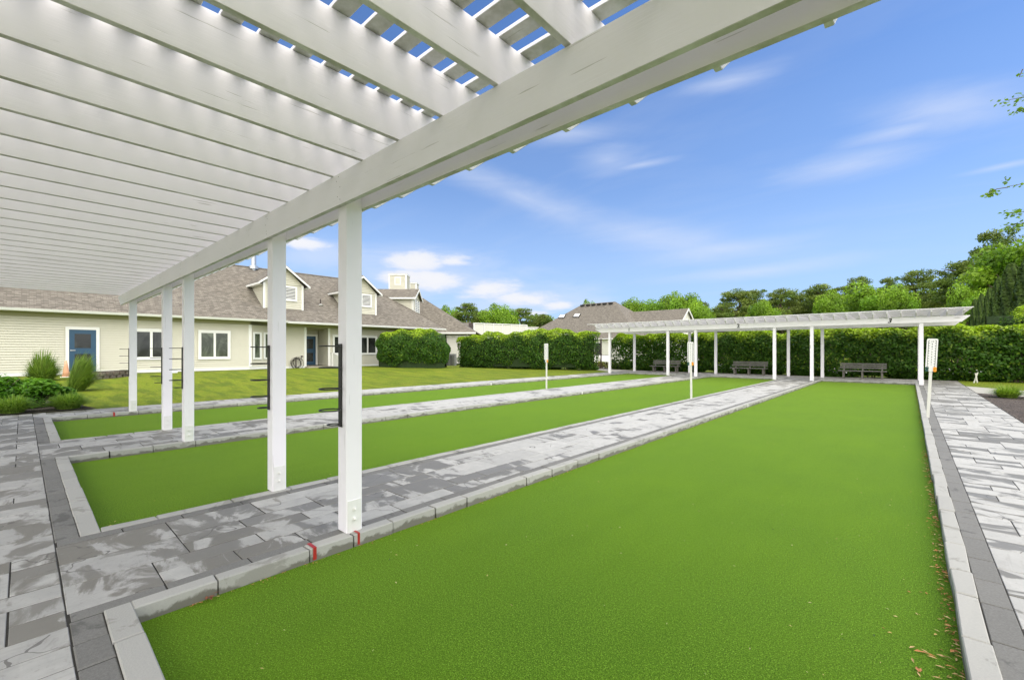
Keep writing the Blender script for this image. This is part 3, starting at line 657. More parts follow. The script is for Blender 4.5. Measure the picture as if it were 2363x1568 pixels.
def hedge(name, loc, L, W, H, label, seed, n, rz=0.0, rnd=.5, bulge=0.0, gappy=False, group='clipped hedges around the lawn', flare=0.0, power=2.7, leaf=.11, topk=None):
    """clipped hedge: leaves spread through the outer layer of a rounded box with an uneven surface"""
    global RNG; RNG = np.random.default_rng(seed)
    t = thing(name, loc, label, 'hedge' if L > 6 else 'bush', group, rz)
    m = int(n * 2.2)
    d = unit(m)
    # superellipsoid-like surface point
    e = power; q = (np.abs(d[:, 0]) ** e + np.abs(d[:, 1]) ** e + np.abs(d[:, 2]) ** e) ** (1 / e)
    S = d / q[:, None]
    if L > 3 * W:   # long hedge: sample x uniformly, rounded section and ends
        x = RNG.uniform(-1, 1, m); a = RNG.uniform(-.5, 1.5, m) * math.pi
        cs, sn = np.cos(a), np.sin(a); q = (np.abs(cs) ** e + np.abs(sn) ** e) ** (1 / e)
        endr = rnd * W / L * 2; ex = np.clip((np.abs(x) - (1 - endr)) / endr, 0, 1); k = np.sqrt(np.clip(1 - ex ** 2.4, 0, 1)) ** .8
        S = np.stack([x, cs / q * (.25 + .75 * k), np.where(sn > 0, sn / q * (.72 + .28 * k), sn / q)], 1)
        kk = max(1, m // 12); y_ = RNG.uniform(-1, 1, kk); z_ = RNG.uniform(-1, 1, kk); xe = np.sign(RNG.uniform(-1, 1, kk)) * (1 - .25 * endr * (np.abs(y_) ** 3 + np.abs(z_) ** 3))
        S = np.concatenate([S, np.stack([xe, y_ * .75, z_ * .85], 1)])
    d = S / np.linalg.norm(S, axis=1, keepdims=True)
    depth = RNG.random(len(S)) ** 1.6 * .30
    P = S * np.array([L / 2, W / 2, H / 2])
    # uneven surface
    wob = .10 * np.sin(P[:, 0] * 1.3 + seed) + .07 * np.sin(P[:, 0] * 2.1 + P[:, 2] * 1.3 + seed) + .06 * np.sin(P[:, 0] * 5.3 - P[:, 2] * 4.1 + P[:, 1] * 3) + .05 * np.sin(P[:, 2] * 7 + P[:, 0] * 3.1)
    nrm = S * np.abs(S) ** (e - 2); nrm /= np.maximum(np.linalg.norm(nrm, axis=1, keepdims=True), 1e-6)
    P = P + nrm * (wob - depth)[:, None]
    if bulge: P[:, 2] += bulge * np.sin(np.clip((P[:, 0] / L + .5), 0, 1) * math.pi * .9) * (P[:, 2] / H + .5)
    if topk is not None: P[:, 2] += topk(P[:, 0]) * np.clip(P[:, 2] / H + .5, 0, 1)
    P[:, 2] += H / 2
    keep = P[:, 2] > .02
    cl = np.sin(P[:, 0] * 6.1 + 1.3 * np.sin(P[:, 2] * 5)) + np.sin(P[:, 2] * 8.3 + P[:, 0] * 2.2) + np.sin(P[:, 1] * 7 + P[:, 0] * 3.7)
    keep &= (RNG.random(len(P)) < np.clip(.85 + .12 * cl, .45, 1)) 
    if gappy:
        zz = P[:, 2]; hole = np.exp(-((zz - 1.05) / .55) ** 2) * np.clip(np.sin(P[:, 0] * .9 + 1.0) * .5 + .75, 0, 1)
        keep &= RNG.random(len(P)) > hole * gappy
    P, nrm = P[keep][:n], nrm[keep][:n]; k = len(P)
    ztop = P[:, 2] / (H + (topk(P[:, 0]) if topk is not None else 0))
    fresh = np.clip((ztop - .80 + .07 * np.sin(P[:, 0] * 3) + RNG.normal(0, .05, k)) / .12, 0, 1)
    fresh = np.maximum(fresh * .95, (RNG.random(k) < .08) * .35)
    C = jitcol(k, (.056, .140, .014), None, (.36, .50, .030), fresh)
    nn = nrm * .75 + unit(k) * .75 + np.array([0, 0, .35])
    mobj('foliage', leafmesh('foliage', P, nn, RNG.uniform(.7, 1.35, k) * leaf, C, 1.6), 'leaf', t)
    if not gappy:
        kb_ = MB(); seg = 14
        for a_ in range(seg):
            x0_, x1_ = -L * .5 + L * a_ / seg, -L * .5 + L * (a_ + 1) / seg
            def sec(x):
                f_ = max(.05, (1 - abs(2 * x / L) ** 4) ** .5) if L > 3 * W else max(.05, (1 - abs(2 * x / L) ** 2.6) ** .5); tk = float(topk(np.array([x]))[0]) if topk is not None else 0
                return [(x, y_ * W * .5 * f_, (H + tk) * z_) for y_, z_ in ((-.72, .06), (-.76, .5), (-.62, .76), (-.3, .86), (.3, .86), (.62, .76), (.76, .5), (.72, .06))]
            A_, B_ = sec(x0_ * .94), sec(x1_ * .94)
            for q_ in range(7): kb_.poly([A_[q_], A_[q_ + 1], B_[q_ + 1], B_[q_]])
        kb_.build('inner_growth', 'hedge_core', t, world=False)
    # stems inside
    m_ = MB(); ns = int(L * 2.2) if L > 3 * W else 14
    for i in range(ns):
        x0 = RNG.uniform(-.46, .46) * L if L > 3 * W else 0.0; y0 = RNG.uniform(-.15, .15) * W; p = [(x0, y0, 0)]
        for s in range(1, 5): p.append((x0 + RNG.normal(0, .10 if L > 3 * W else .3) * s, y0 + RNG.normal(0, .08) * s, H * .19 * s))
        m_.tube(p, [.035, .03, .024, .016, .01], 5)
    m_.build('stems', 'bark', t, world=False)
    return t
hedge('round_bush', (-26.6, 18.9, .18), 5.0, 3.6, 3.0, 'big rounded bush clipped smooth, standing alone before the cream house wall', 11, 30000, rz=YAW, power=2.35, leaf=.12)
hedge('long_hedge', (-23.3, 27.4, .10), 11.9, 2.4, 2.95, 'long free-standing clipped hedge with rounded ends left of the far pergola', 12, 46000, rz=math.atan2(4.5, 10.9), rnd=1.1, leaf=.12, topk=lambda x: .32 * np.sin(np.clip(x / 11.9 + .30, 0, 1) * math.pi) - .12)
hedge('boundary_hedge', (-4.4, 32.3, .05), 27.0, 2.0, 2.82, 'very long boundary hedge directly behind the far pergola and its benches', 13, 110000, gappy=.5, rnd=.8, leaf=.15, topk=lambda x: .45 * np.clip((x - 8.5) / 3.0, 0, 1))
hedge('garden_hedge', (9.6, 35.3, .05), 11.0, 3.4, 3.75, 'lime-topped hedge mound rising behind the right end of the boundary hedge', 14, 20000, rnd=1.2, leaf=.12)
hedge('garden_hedge', (6.7, 38.6, .05), 7.0, 3.0, 4.15, 'small rounded hedge top at the foot of the conifer row', 15, 12000, power=2.6, leaf=.13)

def crown_mesh(name, seed, kind, n=9000):
    """unit crown: height 1 (0..1), radius about .5; leaf clumps spread through the volume"""
    global RNG; RNG = np.random.default_rng(seed)
    Ps, Ns, Cs, Ss = [], [], [], []
    if kind == 'broad':
        K = 30
        for i in range(K):
            d = unit(1)[0]; d[2] = abs(d[2]) * 1.1 - .25; c = d * np.array([.36, .36, .36]) * RNG.uniform(.55, 1.08) + np.array([0, 0, .60]); r = RNG.uniform(.10, .19)
            k = int(n / K); q = unit(k); q[:, 2] = q[:, 2] * .75 + .08; rad = RNG.random(k) ** .35
            Ps.append(c + q * rad[:, None] * r); Ns.append(q * .6 + unit(k) * .7 + np.array([0, 0, .3]))
            b = RNG.uniform(.75, 1.25); hue = RNG.uniform(0, 1); base = np.array([.14, .27, .024]) * (1 - hue) + np.array([.23, .35, .034]) * hue
            Cs.append(np.clip(base * b * RNG.uniform(.65, 1.35, (k, 1)), 0, 1)); Ss.append(RNG.uniform(.022, .038, k))
    elif kind == 'pine':
        K = 110
        for i in range(K):
            h = .15 + .85 * RNG.random() ** .8; a = RNG.uniform(0, 2 * math.pi); rr = (.40 * (1.0 - max(0, h - .5) * 1.35)) * RNG.uniform(.35, 1.05); c = np.array([rr * math.cos(a), rr * math.sin(a), h - .05]); 
            r = RNG.uniform(.06, .14) * (1.2 - h * .4); k = int(n / K); q = unit(k) * (RNG.random((k, 1)) ** .5); q[:, 2] = q[:, 2] * .42
            Ps.append(c + q * r); Ns.append(unit(k) + np.array([0, 0, .4]))
            base = np.array([.095, .160, .028]) * (1 - (w := RNG.random())) + np.array([.180, .230, .040]) * w
            Cs.append(np.clip(base * RNG.uniform(.7, 1.3) * RNG.uniform(.6, 1.4, (k, 1)), 0, 1)); Ss.append(RNG.uniform(.018, .034, k))
    elif kind == 'column':
        z = RNG.random(n) ** .9; a = RNG.uniform(0, 2 * math.pi, n); rr = .12 * np.clip(1 - z, 0, 1) ** .42 * np.clip(z * 9, .75, 1) * (1 - .28 * RNG.random(n) ** 2) * (1 + .07 * np.sin(a * 7 + z * 20) + .06 * np.sin(z * 46 + a * 3))
        Ps.append(np.stack([rr * np.cos(a), rr * np.sin(a), z], 1)); Ns.append(np.stack([np.cos(a), np.sin(a), .3 + 0 * a], 1) + unit(n) * .6)
        f = .5 + .5 * np.sin(a * 7 + z * 20); base = np.array([.035, .068, .012]) * (1 - f[:, None]) + np.array([.080, .135, .018]) * f[:, None]
        Cs.append(base * RNG.uniform(.65, 1.35, (n, 1))); Ss.append(RNG.uniform(.014, .026, n))
    me = leafmesh(name, np.concatenate(Ps), np.concatenate(Ns), np.concatenate(Ss), np.concatenate(Cs), 2.6 if kind == 'pine' else 1.5)
    me.materials.append(MATS['needle' if kind != 'broad' else 'leaf']); return me
def trunk_mesh(name, seed, kind):
    rd = random.Random(seed); m = MB(); top = .62 if kind == 'broad' else .94
    pts = [(0, 0, -.03)] + [(rd.uniform(-.02, .02) * i, rd.uniform(-.02, .02) * i, top * i / 5) for i in range(1, 6)]
    m.tube(pts, [.034, .028, .024, .019, .013, .006], 8)
    for i in range(14 if kind == 'pine' else 10):
        h = rd.uniform(.30, .55) if kind == 'broad' else rd.uniform(.3, .9); a = rd.uniform(0, 6.28); L = rd.uniform(.2, .34) if kind == 'broad' else rd.uniform(.15, .36) * (1.15 - h * .7); up = rd.uniform(.6, 1.1) if kind == 'broad' else rd.uniform(.05, .35)
        p = Vector((0, 0, h)); q = [p]
        for s in range(1, 5): q.append(p + Vector((math.cos(a) * L * s / 4, math.sin(a) * L * s / 4, L * up * s / 4 + rd.uniform(-.01, .01))))
        m.tube(q, [.012, .009, .007, .004, .0015], 5)
    me = bpy.data.meshes.new(name); me.from_pydata(m.v, [], m.f); me.materials.append(MATS['bark']); me.update(); return me
VAR = {k: [(crown_mesh('crown', 100 + 10 * i + j, k, nn), trunk_mesh('trunk', 5 + j + 9 * i, k)) for j in range(3 if k != 'column' else 2)] for i, (k, nn) in enumerate((('broad', 14000), ('pine', 15000), ('column', 16000)))}
def tree(kind, u, vtop, d, wpx, label, group, var=None, zb=0.0, name=None):
    """tree whose top shows at (u, vtop) when it stands at depth d; wpx: crown width in the 2363 grid"""
    p = at(u, vtop, d); h = p.z - zb; w = wpx * d / FPX
    cm, tm = VAR[kind][(var if var is not None else random.randrange(3)) % len(VAR[kind])]
    t = thing(name or {'broad': 'broadleaf_tree', 'pine': 'pine_tree', 'column': 'conifer_column'}[kind], (p.x, p.y, zb), label, 'tree', group)
    for nm, me in (('crown', cm), ('trunk', tm)):
        o = bpy.data.objects.new(nm, me); col.objects.link(o); o.parent = t; sxy = w * (1.35 if kind == 'broad' else 1.6 if kind == 'pine' else 4.6); o.scale = (sxy, sxy, h * 1.0) if not (kind == 'column' and nm == 'trunk') else (w * .8, w * .8, h * .8)
        if kind == 'broad' and nm == 'crown': o.scale.z = h / .98
    t.rotation_euler[2] = random.uniform(0, 6.28); return t
G1 = 'trees beyond the screen wall'; G2 = 'trees behind the clubhouse roof'; G3 = 'woodland trees behind the boundary hedge'; G4 = 'row of columnar conifers'
TL = [
 ('pine', 1020, 708, 88, 40, 'dark pine tip just right of the far hip roof slope, leftmost of the distant trees', G1),
 ('broad', 1042, 702, 84, 62, 'pale green tree beside the left pine at the end of the far hip roof', G1),
 ('pine', 1078, 696, 80, 84, 'dark layered pine with two crests above the left end of the white screen', G1),
 ('pine', 1110, 712, 90, 70, 'dull green pine between the crested pine and the brightest tree', G1),
 ('broad', 1157, 697, 78, 84, 'bright round green tree standing highest over the white screen', G1),
 ('pine', 1205, 708, 82, 78, 'dark pine with upright tip, right of the brightest tree', G1),
 ('pine', 1250, 722, 86, 70, 'low dark pine next to the left slope of the clubhouse roof', G1),
 ('broad', 1362, 688, 84, 46, 'small yellow-green crown peeping over the clubhouse ridge', G2),
 ('broad', 1468, 688, 92, 66, 'light green tree just right of the clubhouse ridge', G2),
 ('pine', 1448, 694, 100, 50, 'thin dark tree at the right end of the clubhouse ridge', G2),
 ('broad', 1515, 681, 88, 76, 'mid green rounded tree, second of three over the clubhouse wing', G2),
 ('broad', 1572, 673, 86, 84, 'tallest bright green tree over the clubhouse wing gable', G2),
 ('broad', 1608, 697, 80, 70, 'lower bright tree touching the white gable on its right', G2),
 ('pine', 1622, 690, 98, 46, 'dark spiky pine top behind the bright trees at the gap of sky', G2),
 ('pine', 1668, 700, 84, 84, 'dull green tree at the left edge of the woodland, by the sky gap', G3),
 ('pine', 1700, 664, 88, 100, 'dark pine with rounded top, first tall one of the woodland', G3),
 ('pine', 1742, 664, 92, 84, 'dark pine with ragged top, second tall one of the woodland', G3),
 ('broad', 1752, 694, 74, 74, 'lone bright green tree low in front of the dark woodland pines', G3),
 ('pine', 1806, 661, 86, 90, 'olive pine with blunt top near the middle of the woodland', G3),
 ('pine', 1850, 670, 90, 100, 'broad olive pine filling the dip between two higher woodland crowns', G3),
 ('pine', 1893, 652, 84, 110, 'olive pine with a domed top above the far pergola centre', G3),
 ('broad', 1918, 676, 78, 70, 'greenish tree half hidden between olive pines', G3),
 ('pine', 1940, 655, 88, 80, 'olive pine just left of the flat-topped dark pine', G3),
 ('pine', 1982, 634, 80, 74, 'dark flat-topped pine rising above its neighbours', G3),
 ('broad', 2008, 660, 66, 120, 'broad bright green tree right behind number 3 on the beam', G3),
 ('pine', 2052, 634, 78, 66, 'dark flat-topped pine between the bright tree and the tall ragged pine', G3),
 ('pine', 2118, 618, 66, 110, 'tall ragged pine with open sprays on its right side', G3),
 ('broad', 2075, 668, 60, 74, 'mid green tree low behind the right half of the pergola', G3),
 ('pine', 2160, 672, 62, 90, 'low dark pine behind the pergola, left of the bare-limbed pine', G3),
 ('pine', 2215, 598, 58, 130, 'thin open pine with bare crooked limbs against the sky', G3),
 ('broad', 2232, 664, 50, 84, 'light green tree at the right tip of the pergola beam', G3),
 ('pine', 2300, 522, 62, 130, 'tall dark pine behind the leafy branches at the right edge', G3),
 ('broad', 2350, 545, 50, 190, 'bright green leafy tree filling the right edge', G3),
 ('broad', 1640, 716, 110, 60, 'faint tree in the notch of sky beside the woodland', G3),
]
for i, (k, u, v, d, w, l, gname) in enumerate(TL): tree(k, u, v, d, w, l, gname, i)
for i, (u, v, d, w, l) in enumerate(((2250, 690, 42, 26, 'shortest conifer column, leftmost of the row'), (2265, 678, 40, 28, 'second conifer column from the left of the row'), (2284, 664, 37, 32, 'third conifer column from the left, slightly taller'),
                                     (2305, 640, 34, 42, 'fourth conifer column, tall and slender'), (2334, 608, 31, 62, 'broad tall conifer column, second from the right edge'), (2378, 590, 29, 76, 'tallest conifer column cut by the right edge'))):
    tree('column', u, v, d, w, l, G4, i)
# a last belt of woodland seen only as a mass between the nearer trunks
P = []; C = []; RNG = np.random.default_rng(5)
k = 60000
uu = RNG.uniform(960, 2520, k); dd = RNG.uniform(100, 125, k); kk_ = (uu - CX) / FPX
hh = RNG.random(k) ** .8 * (8.3 + 5.0 * np.clip((uu - 1620) / 120, 0, 1) + 2.2 * np.clip((uu - 1950) / 200, 0, 1) + 1.2 * np.sin(uu * .021) + .9 * np.sin(uu * .057))
P = np.stack([dd * (-SY + CY * kk_), dd * (CY + SY * kk_), hh], 1)
C = np.array([.11, .165, .028]) * RNG.uniform(.6, 1.5, (k, 1)) + np.array([.03, .05, 0]) * (np.sin(uu * .03) > .3)[:, None]
o = mobj('distant_woods', leafmesh('distant_woods', P, unit(k) + np.array([0, 0, .3]), RNG.uniform(.5, 1.0, k), C, 1.5), 'needle'); tag(o, kind='stuff')

# maple sprays of a tree that stands just outside the right edge
t = thing('maple_tree', (9.2, 25.0, 0.05), 'maple whose thin leafy sprays reach in from the right edge against the sky', 'tree')
RNG = np.random.default_rng(77); rd = random.Random(4)
m = MB(); m.tube([(0, 0, 0), (.1, 0, 3), (0, .1, 6), (-.1, .1, 9), (0, 0, 12)], [.28, .22, .18, .13, .06], 10)
LP, LC, LS = [], [], []
def spray(pts, rad, n):
    prev = [Vector(p) for p in pts]
    for i in range(n):
        s = rd.random() ** .8 * (len(prev) - 1); a = int(min(s, len(prev) - 2)); p = prev[a].lerp(prev[a + 1], s - a)
        q = p + Vector((rd.gauss(0, rad), rd.gauss(0, rad), rd.gauss(-.05, rad * .55))); LP.append(tuple(q)); f = rd.random(); LC.append((.10 + .08 * f, .19 + .11 * f, .02 + .01 * f)); LS.append(rd.uniform(.10, .17))
base = Vector((9.2, 25.0, .05))
def W(u, v, d): return at(u, v, d) - base
for pts, rad, n in (([W(2620, 250, 19), W(2450, 215, 18.5), W(2370, 222, 18), W(2322, 232, 17.8)], .16, 75), ([W(2360, 160, 18), W(2352, 178, 18)], .08, 4), ([W(2450, 240, 18), W(2362, 250, 18), W(2345, 255, 18)], .10, 26),
                    ([W(2600, 380, 19), W(2450, 400, 18), W(2360, 424, 18), W(2326, 430, 18)], .05, 16), ([W(2320, 412, 18), W(2322, 416, 18)], .09, 14), ([W(2326, 432, 18), W(2300, 436, 18), W(2280, 445, 18)], .13, 46),
                    ([W(2620, 470, 19), W(2450, 480, 18), W(2370, 488, 17.5), W(2322, 492, 17.5)], .15, 90), ([W(2620, 520, 19), W(2450, 508, 18), W(2370, 512, 17.5), W(2322, 522, 17.5)], .14, 100)):
    m.tube([tuple(p) for p in pts], [.02 * (1 - .7 * i / len(pts)) for i in range(len(pts))], 5); spray(pts[1:] if len(pts) > 2 else pts, rad, n)
for i in range(46):   # main crown, mostly outside the frame
    c = Vector((rd.gauss(1.6, 2.0), rd.gauss(0, 2.6), rd.uniform(3.0, 12))); 
    if c.x < -1.2: c.x = -c.x
    spray([c, c + Vector((.5, .3, .2))], .55, 150)
m.build('trunk', 'bark', t, world=False)
mobj('crown', leafmesh('crown', np.array(LP), unit(len(LP)) * .6 + np.array([0, 0, .8]), np.array(LS), np.array(LC), 1.25), 'leaf', t)

# ------------------------------------------------------------------ grasses and shrubs
def clump(name, loc, n, L, lean, spread, label, cat, group, seed, w=.012, droop=1.0, base=(.10, .19, .03), light=(.24, .33, .07), stiff=1.0):
    rng = np.random.default_rng(seed); t = thing(name, loc, label, cat, group); V = []; F = []; C = []
    for i in range(n):
        a = rng.uniform(0, 2 * math.pi); r0 = spread * .42 * math.sqrt(rng.random()); of = rng.random() ** .8; out = (.06 + .94 * of) * spread; l = L * rng.uniform(.72, 1.06) * (1 - .62 * of ** 1.4); dr = droop * rng.uniform(.5, 1.3)
        d = np.array([math.cos(a), math.sin(a), 0]); side = np.array([-d[1], d[0], 0]); p0 = np.array([r0 * math.cos(a), r0 * math.sin(a), 0]); f = rng.random(); c = np.array(base) * (1 - f) + np.array(light) * f; c = c * rng.uniform(.7, 1.25)
        k0 = len(V)
        for s in range(6):
            q = s / 5; hgt = l * (q * 1.55 * stiff - q * q * .75 * min(dr, 1.35)); p = p0 + d * out * q ** 1.5 + np.array([0, 0, max(hgt, .01)]) + np.array(lean) * q ** 1.5; ww = w * (1 - q) ** .6 * (.6 + q if q < .4 else 1)
            V += [tuple(p - side * ww), tuple(p + side * ww)]; C += [tuple(c * (.55 + .45 * min(1, q * 3)))] * 2 if 0 else [tuple(c)] * 2
        F += [(k0 + 2 * s, k0 + 2 * s + 1, k0 + 2 * s + 3, k0 + 2 * s + 2) for s in range(5)]
    b = MB(); b.v = V; b.f = F; b.c = C; b.build('blades', 'leaf', t, attr='col', world=False); return t
clump('tall_grass', (-25.85, .55, .24), 2200, 1.42, (.0, .05, 0), .60, 'tall fountain grass clump standing upright left of the blue door', 'grass clump', 'tall ornamental grasses', 21, w=.014, droop=1.15)
clump('tall_grass', (-21.25, 1.24, .12), 2000, 1.42, (.1, .30, 0), .44, 'tall grass clump leaning to the right in front of the blue door', 'grass clump', 'tall ornamental grasses', 22, w=.012, droop=1.1)
clump('low_grass', (-15.95, -.15, .10), 1700, .60, (0, 0, 0), .48, 'low spreading grass tuft at the left edge by the paving', 'grass clump', 'low grass tufts in the left bed', 23, w=.007, droop=1.7, base=(.14, .26, .03), light=(.28, .40, .07))
clump('low_grass', (-16.05, .80, .10), 1700, .62, (0, 0, 0), .52, 'low spreading grass tuft beside the paving, right of the dark mulch', 'grass clump', 'low grass tufts in the left bed', 24, w=.007, droop=1.7, base=(.13, .25, .03), light=(.28, .40, .07))
clump('low_grass', (2.35, 21.2, .08), 900, .50, (0, 0, 0), .52, 'bright grass tuft in the right mulch bed next to the path', 'grass clump', 'low grass tufts in the right bed', 25, w=.009, droop=1.2, base=(.14, .24, .025), light=(.27, .38, .06))
clump('low_grass', (2.62, 15.7, .08), 900, .46, (0, 0, 0), .45, 'grass tuft cut by the right edge, low in the mulch bed', 'grass clump', 'low grass tufts in the right bed', 26, w=.007, droop=1.2, base=(.14, .24, .025))
clump('low_grass', (3.15, 21.4, .08), 600, .45, (0, 0, 0), .42, 'pale grass tuft at the right edge beside the path', 'grass clump', 'low grass tufts in the right bed', 27, w=.008, droop=1.2, base=(.17, .27, .03))
def shrub(loc, r, h, label, seed, n=5200):
    global RNG; RNG = np.random.default_rng(seed); t = thing('leafy_shrub', loc, label, 'shrub', 'leafy shrubs in the left bed')
    K = 30; Ps, Ns = [], []
    for i in range(K):
        d = unit(1)[0]; d[2] = abs(d[2]); c = d * np.array([r * .8, r * .8, h * .72]); k = n // K; q = unit(k); Ps.append(c + q * (RNG.random((k, 1)) ** .4) * np.array([.24, .24, .17])); Ns.append(q * .3 + unit(k) * .45 + np.array([0, 0, .9]))
    P = np.concatenate(Ps); keep = P[:, 2] > .03; P = P[keep]; Nn = np.concatenate(Ns)[keep]; k = len(P)
    fr = np.clip(P[:, 2] / h - .35, 0, 1); C = jitcol(k, (.075, .21, .015), None, (.24, .46, .04), fr)
    mobj('foliage', leafmesh('foliage', P, Nn, RNG.uniform(.08, .16, k), C, 1.9), 'leaf', t)
    m = MB()
    for i in range(9): a = i * .7; m.tube([(0, 0, 0), (r * .3 * math.cos(a), r * .3 * math.sin(a), h * .4), (r * .6 * math.cos(a), r * .6 * math.sin(a), h * .7)], [.02, .014, .007], 5)
    m.build('stems', 'bark', t, world=False)
shrub((-18.0, -.55, .12), .85, 1.0, 'glossy leafy shrub cut by the left edge', 31); shrub((-17.35, .35, .10), .66, .80, 'glossy leafy shrub in the middle of the bed below the tall grass', 32); shrub((-19.6, .15, .15), .6, .66, 'glossy leafy shrub behind, between the two tall grasses', 33)
# fallen leaves
V = MB(); RNG = np.random.default_rng(3); rr = random.Random(9)
def dead(x, y, z, s, c, tilt=.5):
    a = rr.uniform(0, 6.28); ca, sa = math.cos(a) * s, math.sin(a) * s; t_ = rr.uniform(-tilt, tilt) * s; asp = rr.uniform(.15, .38)
    V.poly([(x - ca, y - sa, z), (x + sa * asp, y - ca * asp, z + abs(t_)), (x + ca, y + sa, z + .3 * abs(t_)), (x - sa * asp, y + ca * asp, z + .002)], c)
TAN = [(.48, .33, .12), (.42, .17, .05), (.55, .42, .2), (.30, .12, .05), (.5, .22, .08)]
for i in range(620):
    y = rr.uniform(1.6, 26) if i > 400 else 1.6 + rr.random() ** 1.5 * 8; x = .20 - abs(rr.gauss(0, .028)); dead(x, y, .006 + rr.random() * .012, rr.uniform(.008, .022), rr.choice(TAN))
for i in range(90): y = 2 + rr.random() ** 1.5 * 5; dead(.19 - abs(rr.gauss(0, .12)), y, .006, rr.uniform(.006, .015), rr.choice(TAN))
for i in range(420):
    y = rr.uniform(.6, 27); x = rr.uniform(-3.3, .2); dead(x, y, .006, rr.uniform(.005, .014), rr.choice([(.55, .50, .25), (.5, .4, .15), (.45, .42, .2), (.04, .06, .02)]))
for i in range(260): cx_ = rr.choice(COURTS[1:]); dead(rr.uniform(cx_[0], cx_[1]), rr.uniform(.5, 20), .006, rr.uniform(.006, .014), rr.choice(TAN[:3]))
for i in range(60): dead(-5.17 - abs(rr.gauss(0, .10)), .50 + abs(rr.gauss(0, .09)), .006 + rr.random() * .02, rr.uniform(.012, .03), (.62, .50, .20))
for i in range(260): y = rr.uniform(.6, 12); dead(-3.345 + abs(rr.gauss(0, .02)), y, .006, rr.uniform(.006, .014), rr.choice(TAN))
for i in range(9): dead(-3.33 + rr.random() * .03, .78 + rr.random() * .06, .01 + rr.random() * .03, .025, (.24, .09, .05))
for i in range(14): dead(.13 - rr.random() * .12, 2.9 + rr.random() * .35, .01, .022, rr.choice([(.5, .33, .15), (.42, .17, .06)]))
o = V.build('leaf_litter', 'dry_leaf', attr='col'); tag(o, kind='stuff')

# ------------------------------------------------------------------ house with dormers (left)
def siding(mb, a, b, z0, z1, pitch=.115, out=None, lf=None, rf=None):
    """clapboard courses on the vertical plane a->b (xy); each course leans out at its foot"""
    a, b = Vector(a), Vector(b); t = (b - a); L = t.length; t.normalize(); nrm = Vector((t.y, -t.x)) if out is None else Vector(out)
    z = z0
    while z < z1 - 1e-4:
        zt = min(z + pitch, z1); s0, s1 = (lf(z) if lf else 0), (rf(z) if rf else L); q0, q1 = (lf(zt) if lf else 0), (rf(zt) if rf else L)
        if s1 - s0 > .01:
            if q1 < q0: q0 = q1 = (q0 + q1) / 2
            P = lambda s, zz, o_: (a.x + t.x * s + nrm.x * o_, a.y + t.y * s + nrm.y * o_, zz)
            mb.poly([P(s0, z, .046), P(s1, z, .046), P(q1, zt, .0), P(q0, zt, .0)]); mb.poly([P(s0, z, .0), P(s1, z, .0), P(s1, z, .046), P(s0, z, .046)])
        z += pitch
    return mb
hs = thing('cream_house', (-33, 8, .3), 'long cream clapboard house with brown shingle roof, dormers and blue doors', 'house')
XW, XE, ZE, XR = -29.8, -29.2, 3.45, -34.5; ZR = ZE + .75 * (XE - XR)
YR_, YE_, YS = 18.7, 24.1, -16.0
w = MB()
siding(w, (XW, YS), (XW, 9.23), .62, 3.16); siding(w, (XW, 9.23), (-30.6, 11.0), .62, 3.16); siding(w, (-30.6, 11.0), (-30.6, 12.95), .55, 3.16)
siding(w, (-30.6, 14.55), (-30.6, 23.5), .55, 3.16); siding(w, (-30.62, 14.55), (-32.2, 14.55), .55, 3.16, out=(0, -1)); siding(w, (-32.2, 12.9), (-32.2, 14.55), .55, 3.16)
w.build('wall', 'siding', hs)
MB().box((-30.2, YS, .1), (XW - .02, 9.2, .60)).box((-40, YS, .1), (-30.65, 23.4, .5)).build('foundation', 'foundation', hs)
MB().box((-40, YS, .5), (XW - .06, 9.15, 3.2)).box((-40, 9.0, .5), (-32.3, 23.4, 3.2)).box((-32.3, 14.62, .5), (-30.66, 23.4, 3.2)).box((-32.3, 9.1, .5), (-30.66, 12.88, 3.2)).build('core', 'siding', hs)
MB().box((XW - .002, YS, .44), (XW + .03, 9.28, .62)).box((-30.602, 11.0, .40), (-30.57, 12.98, .56)).box((-30.602, 14.5, .40), (-30.57, 23.5, .56)).prism([(XW + .01, 9.25, .44), (-30.6 + .01, 11.02, .44), (-30.6 - .03, 11.0, .44), (XW - .03, 9.23, .44)][::-1], (0, 0, .18)).build('base_board', 'trim', hs)
for a_, b_ in (((XW, 9.20, .6), (XW + .06, 9.36, 3.16)), ((-30.6, 12.84, .5), (-30.54, 12.99, 3.16)), ((-30.6, 14.50, .5), (-30.54, 14.65, 3.16)), ((-32.2, 12.9, .5), (-32.17, 12.98, 3.16))): MB().box(a_, b_).build('corner_board', 'trim', hs)
MB().box((XW, YS, 3.161), (XW + .05, 9.3, 3.40)).box((-30.64, 9.3, 3.161), (-30.5, 23.9, 3.40)).box((-32.25, 12.9, 3.1), (-30.65, 14.5, 3.14)).build('frieze', 'soffit', hs)
MB().box((-30.7, YS, 3.401), (XE + .02, 23.9, 3.425)).build('soffit', 'soffit', hs)
MB().box((XE, YS, 3.34), (XE + .03, YE_, 3.47)).prism([(XE + .03, YS, 3.36), (XE + .10, YS, 3.36), (XE + .14, YS, 3.47), (XE + .03, YS, 3.47)], (0, 27.2, 0)).prism([(XE + .0, 11.25, 3.31), (XE + .08, 11.25, 3.31), (XE + .11, 11.25, 3.40), (XE + .0, 11.25, 3.40)], (0, 12.8, 0)).build('gutter', 'trim', hs)
XB = XR - (XE - XR)
r_ = MB(); A = (XE + .06, YS, ZE); B = (XE + .06, YE_, ZE); Cc = (XR, YR_, ZR); D_ = (XR, YS, ZR)
r_.poly([A, B, Cc, D_]); r_.poly([B, (XB, YE_, ZE), Cc]); r_.poly([D_, Cc, (XB, YE_, ZE), (XB, YS, ZE)]); r_.poly([A, D_, (XB, YS, ZE)])
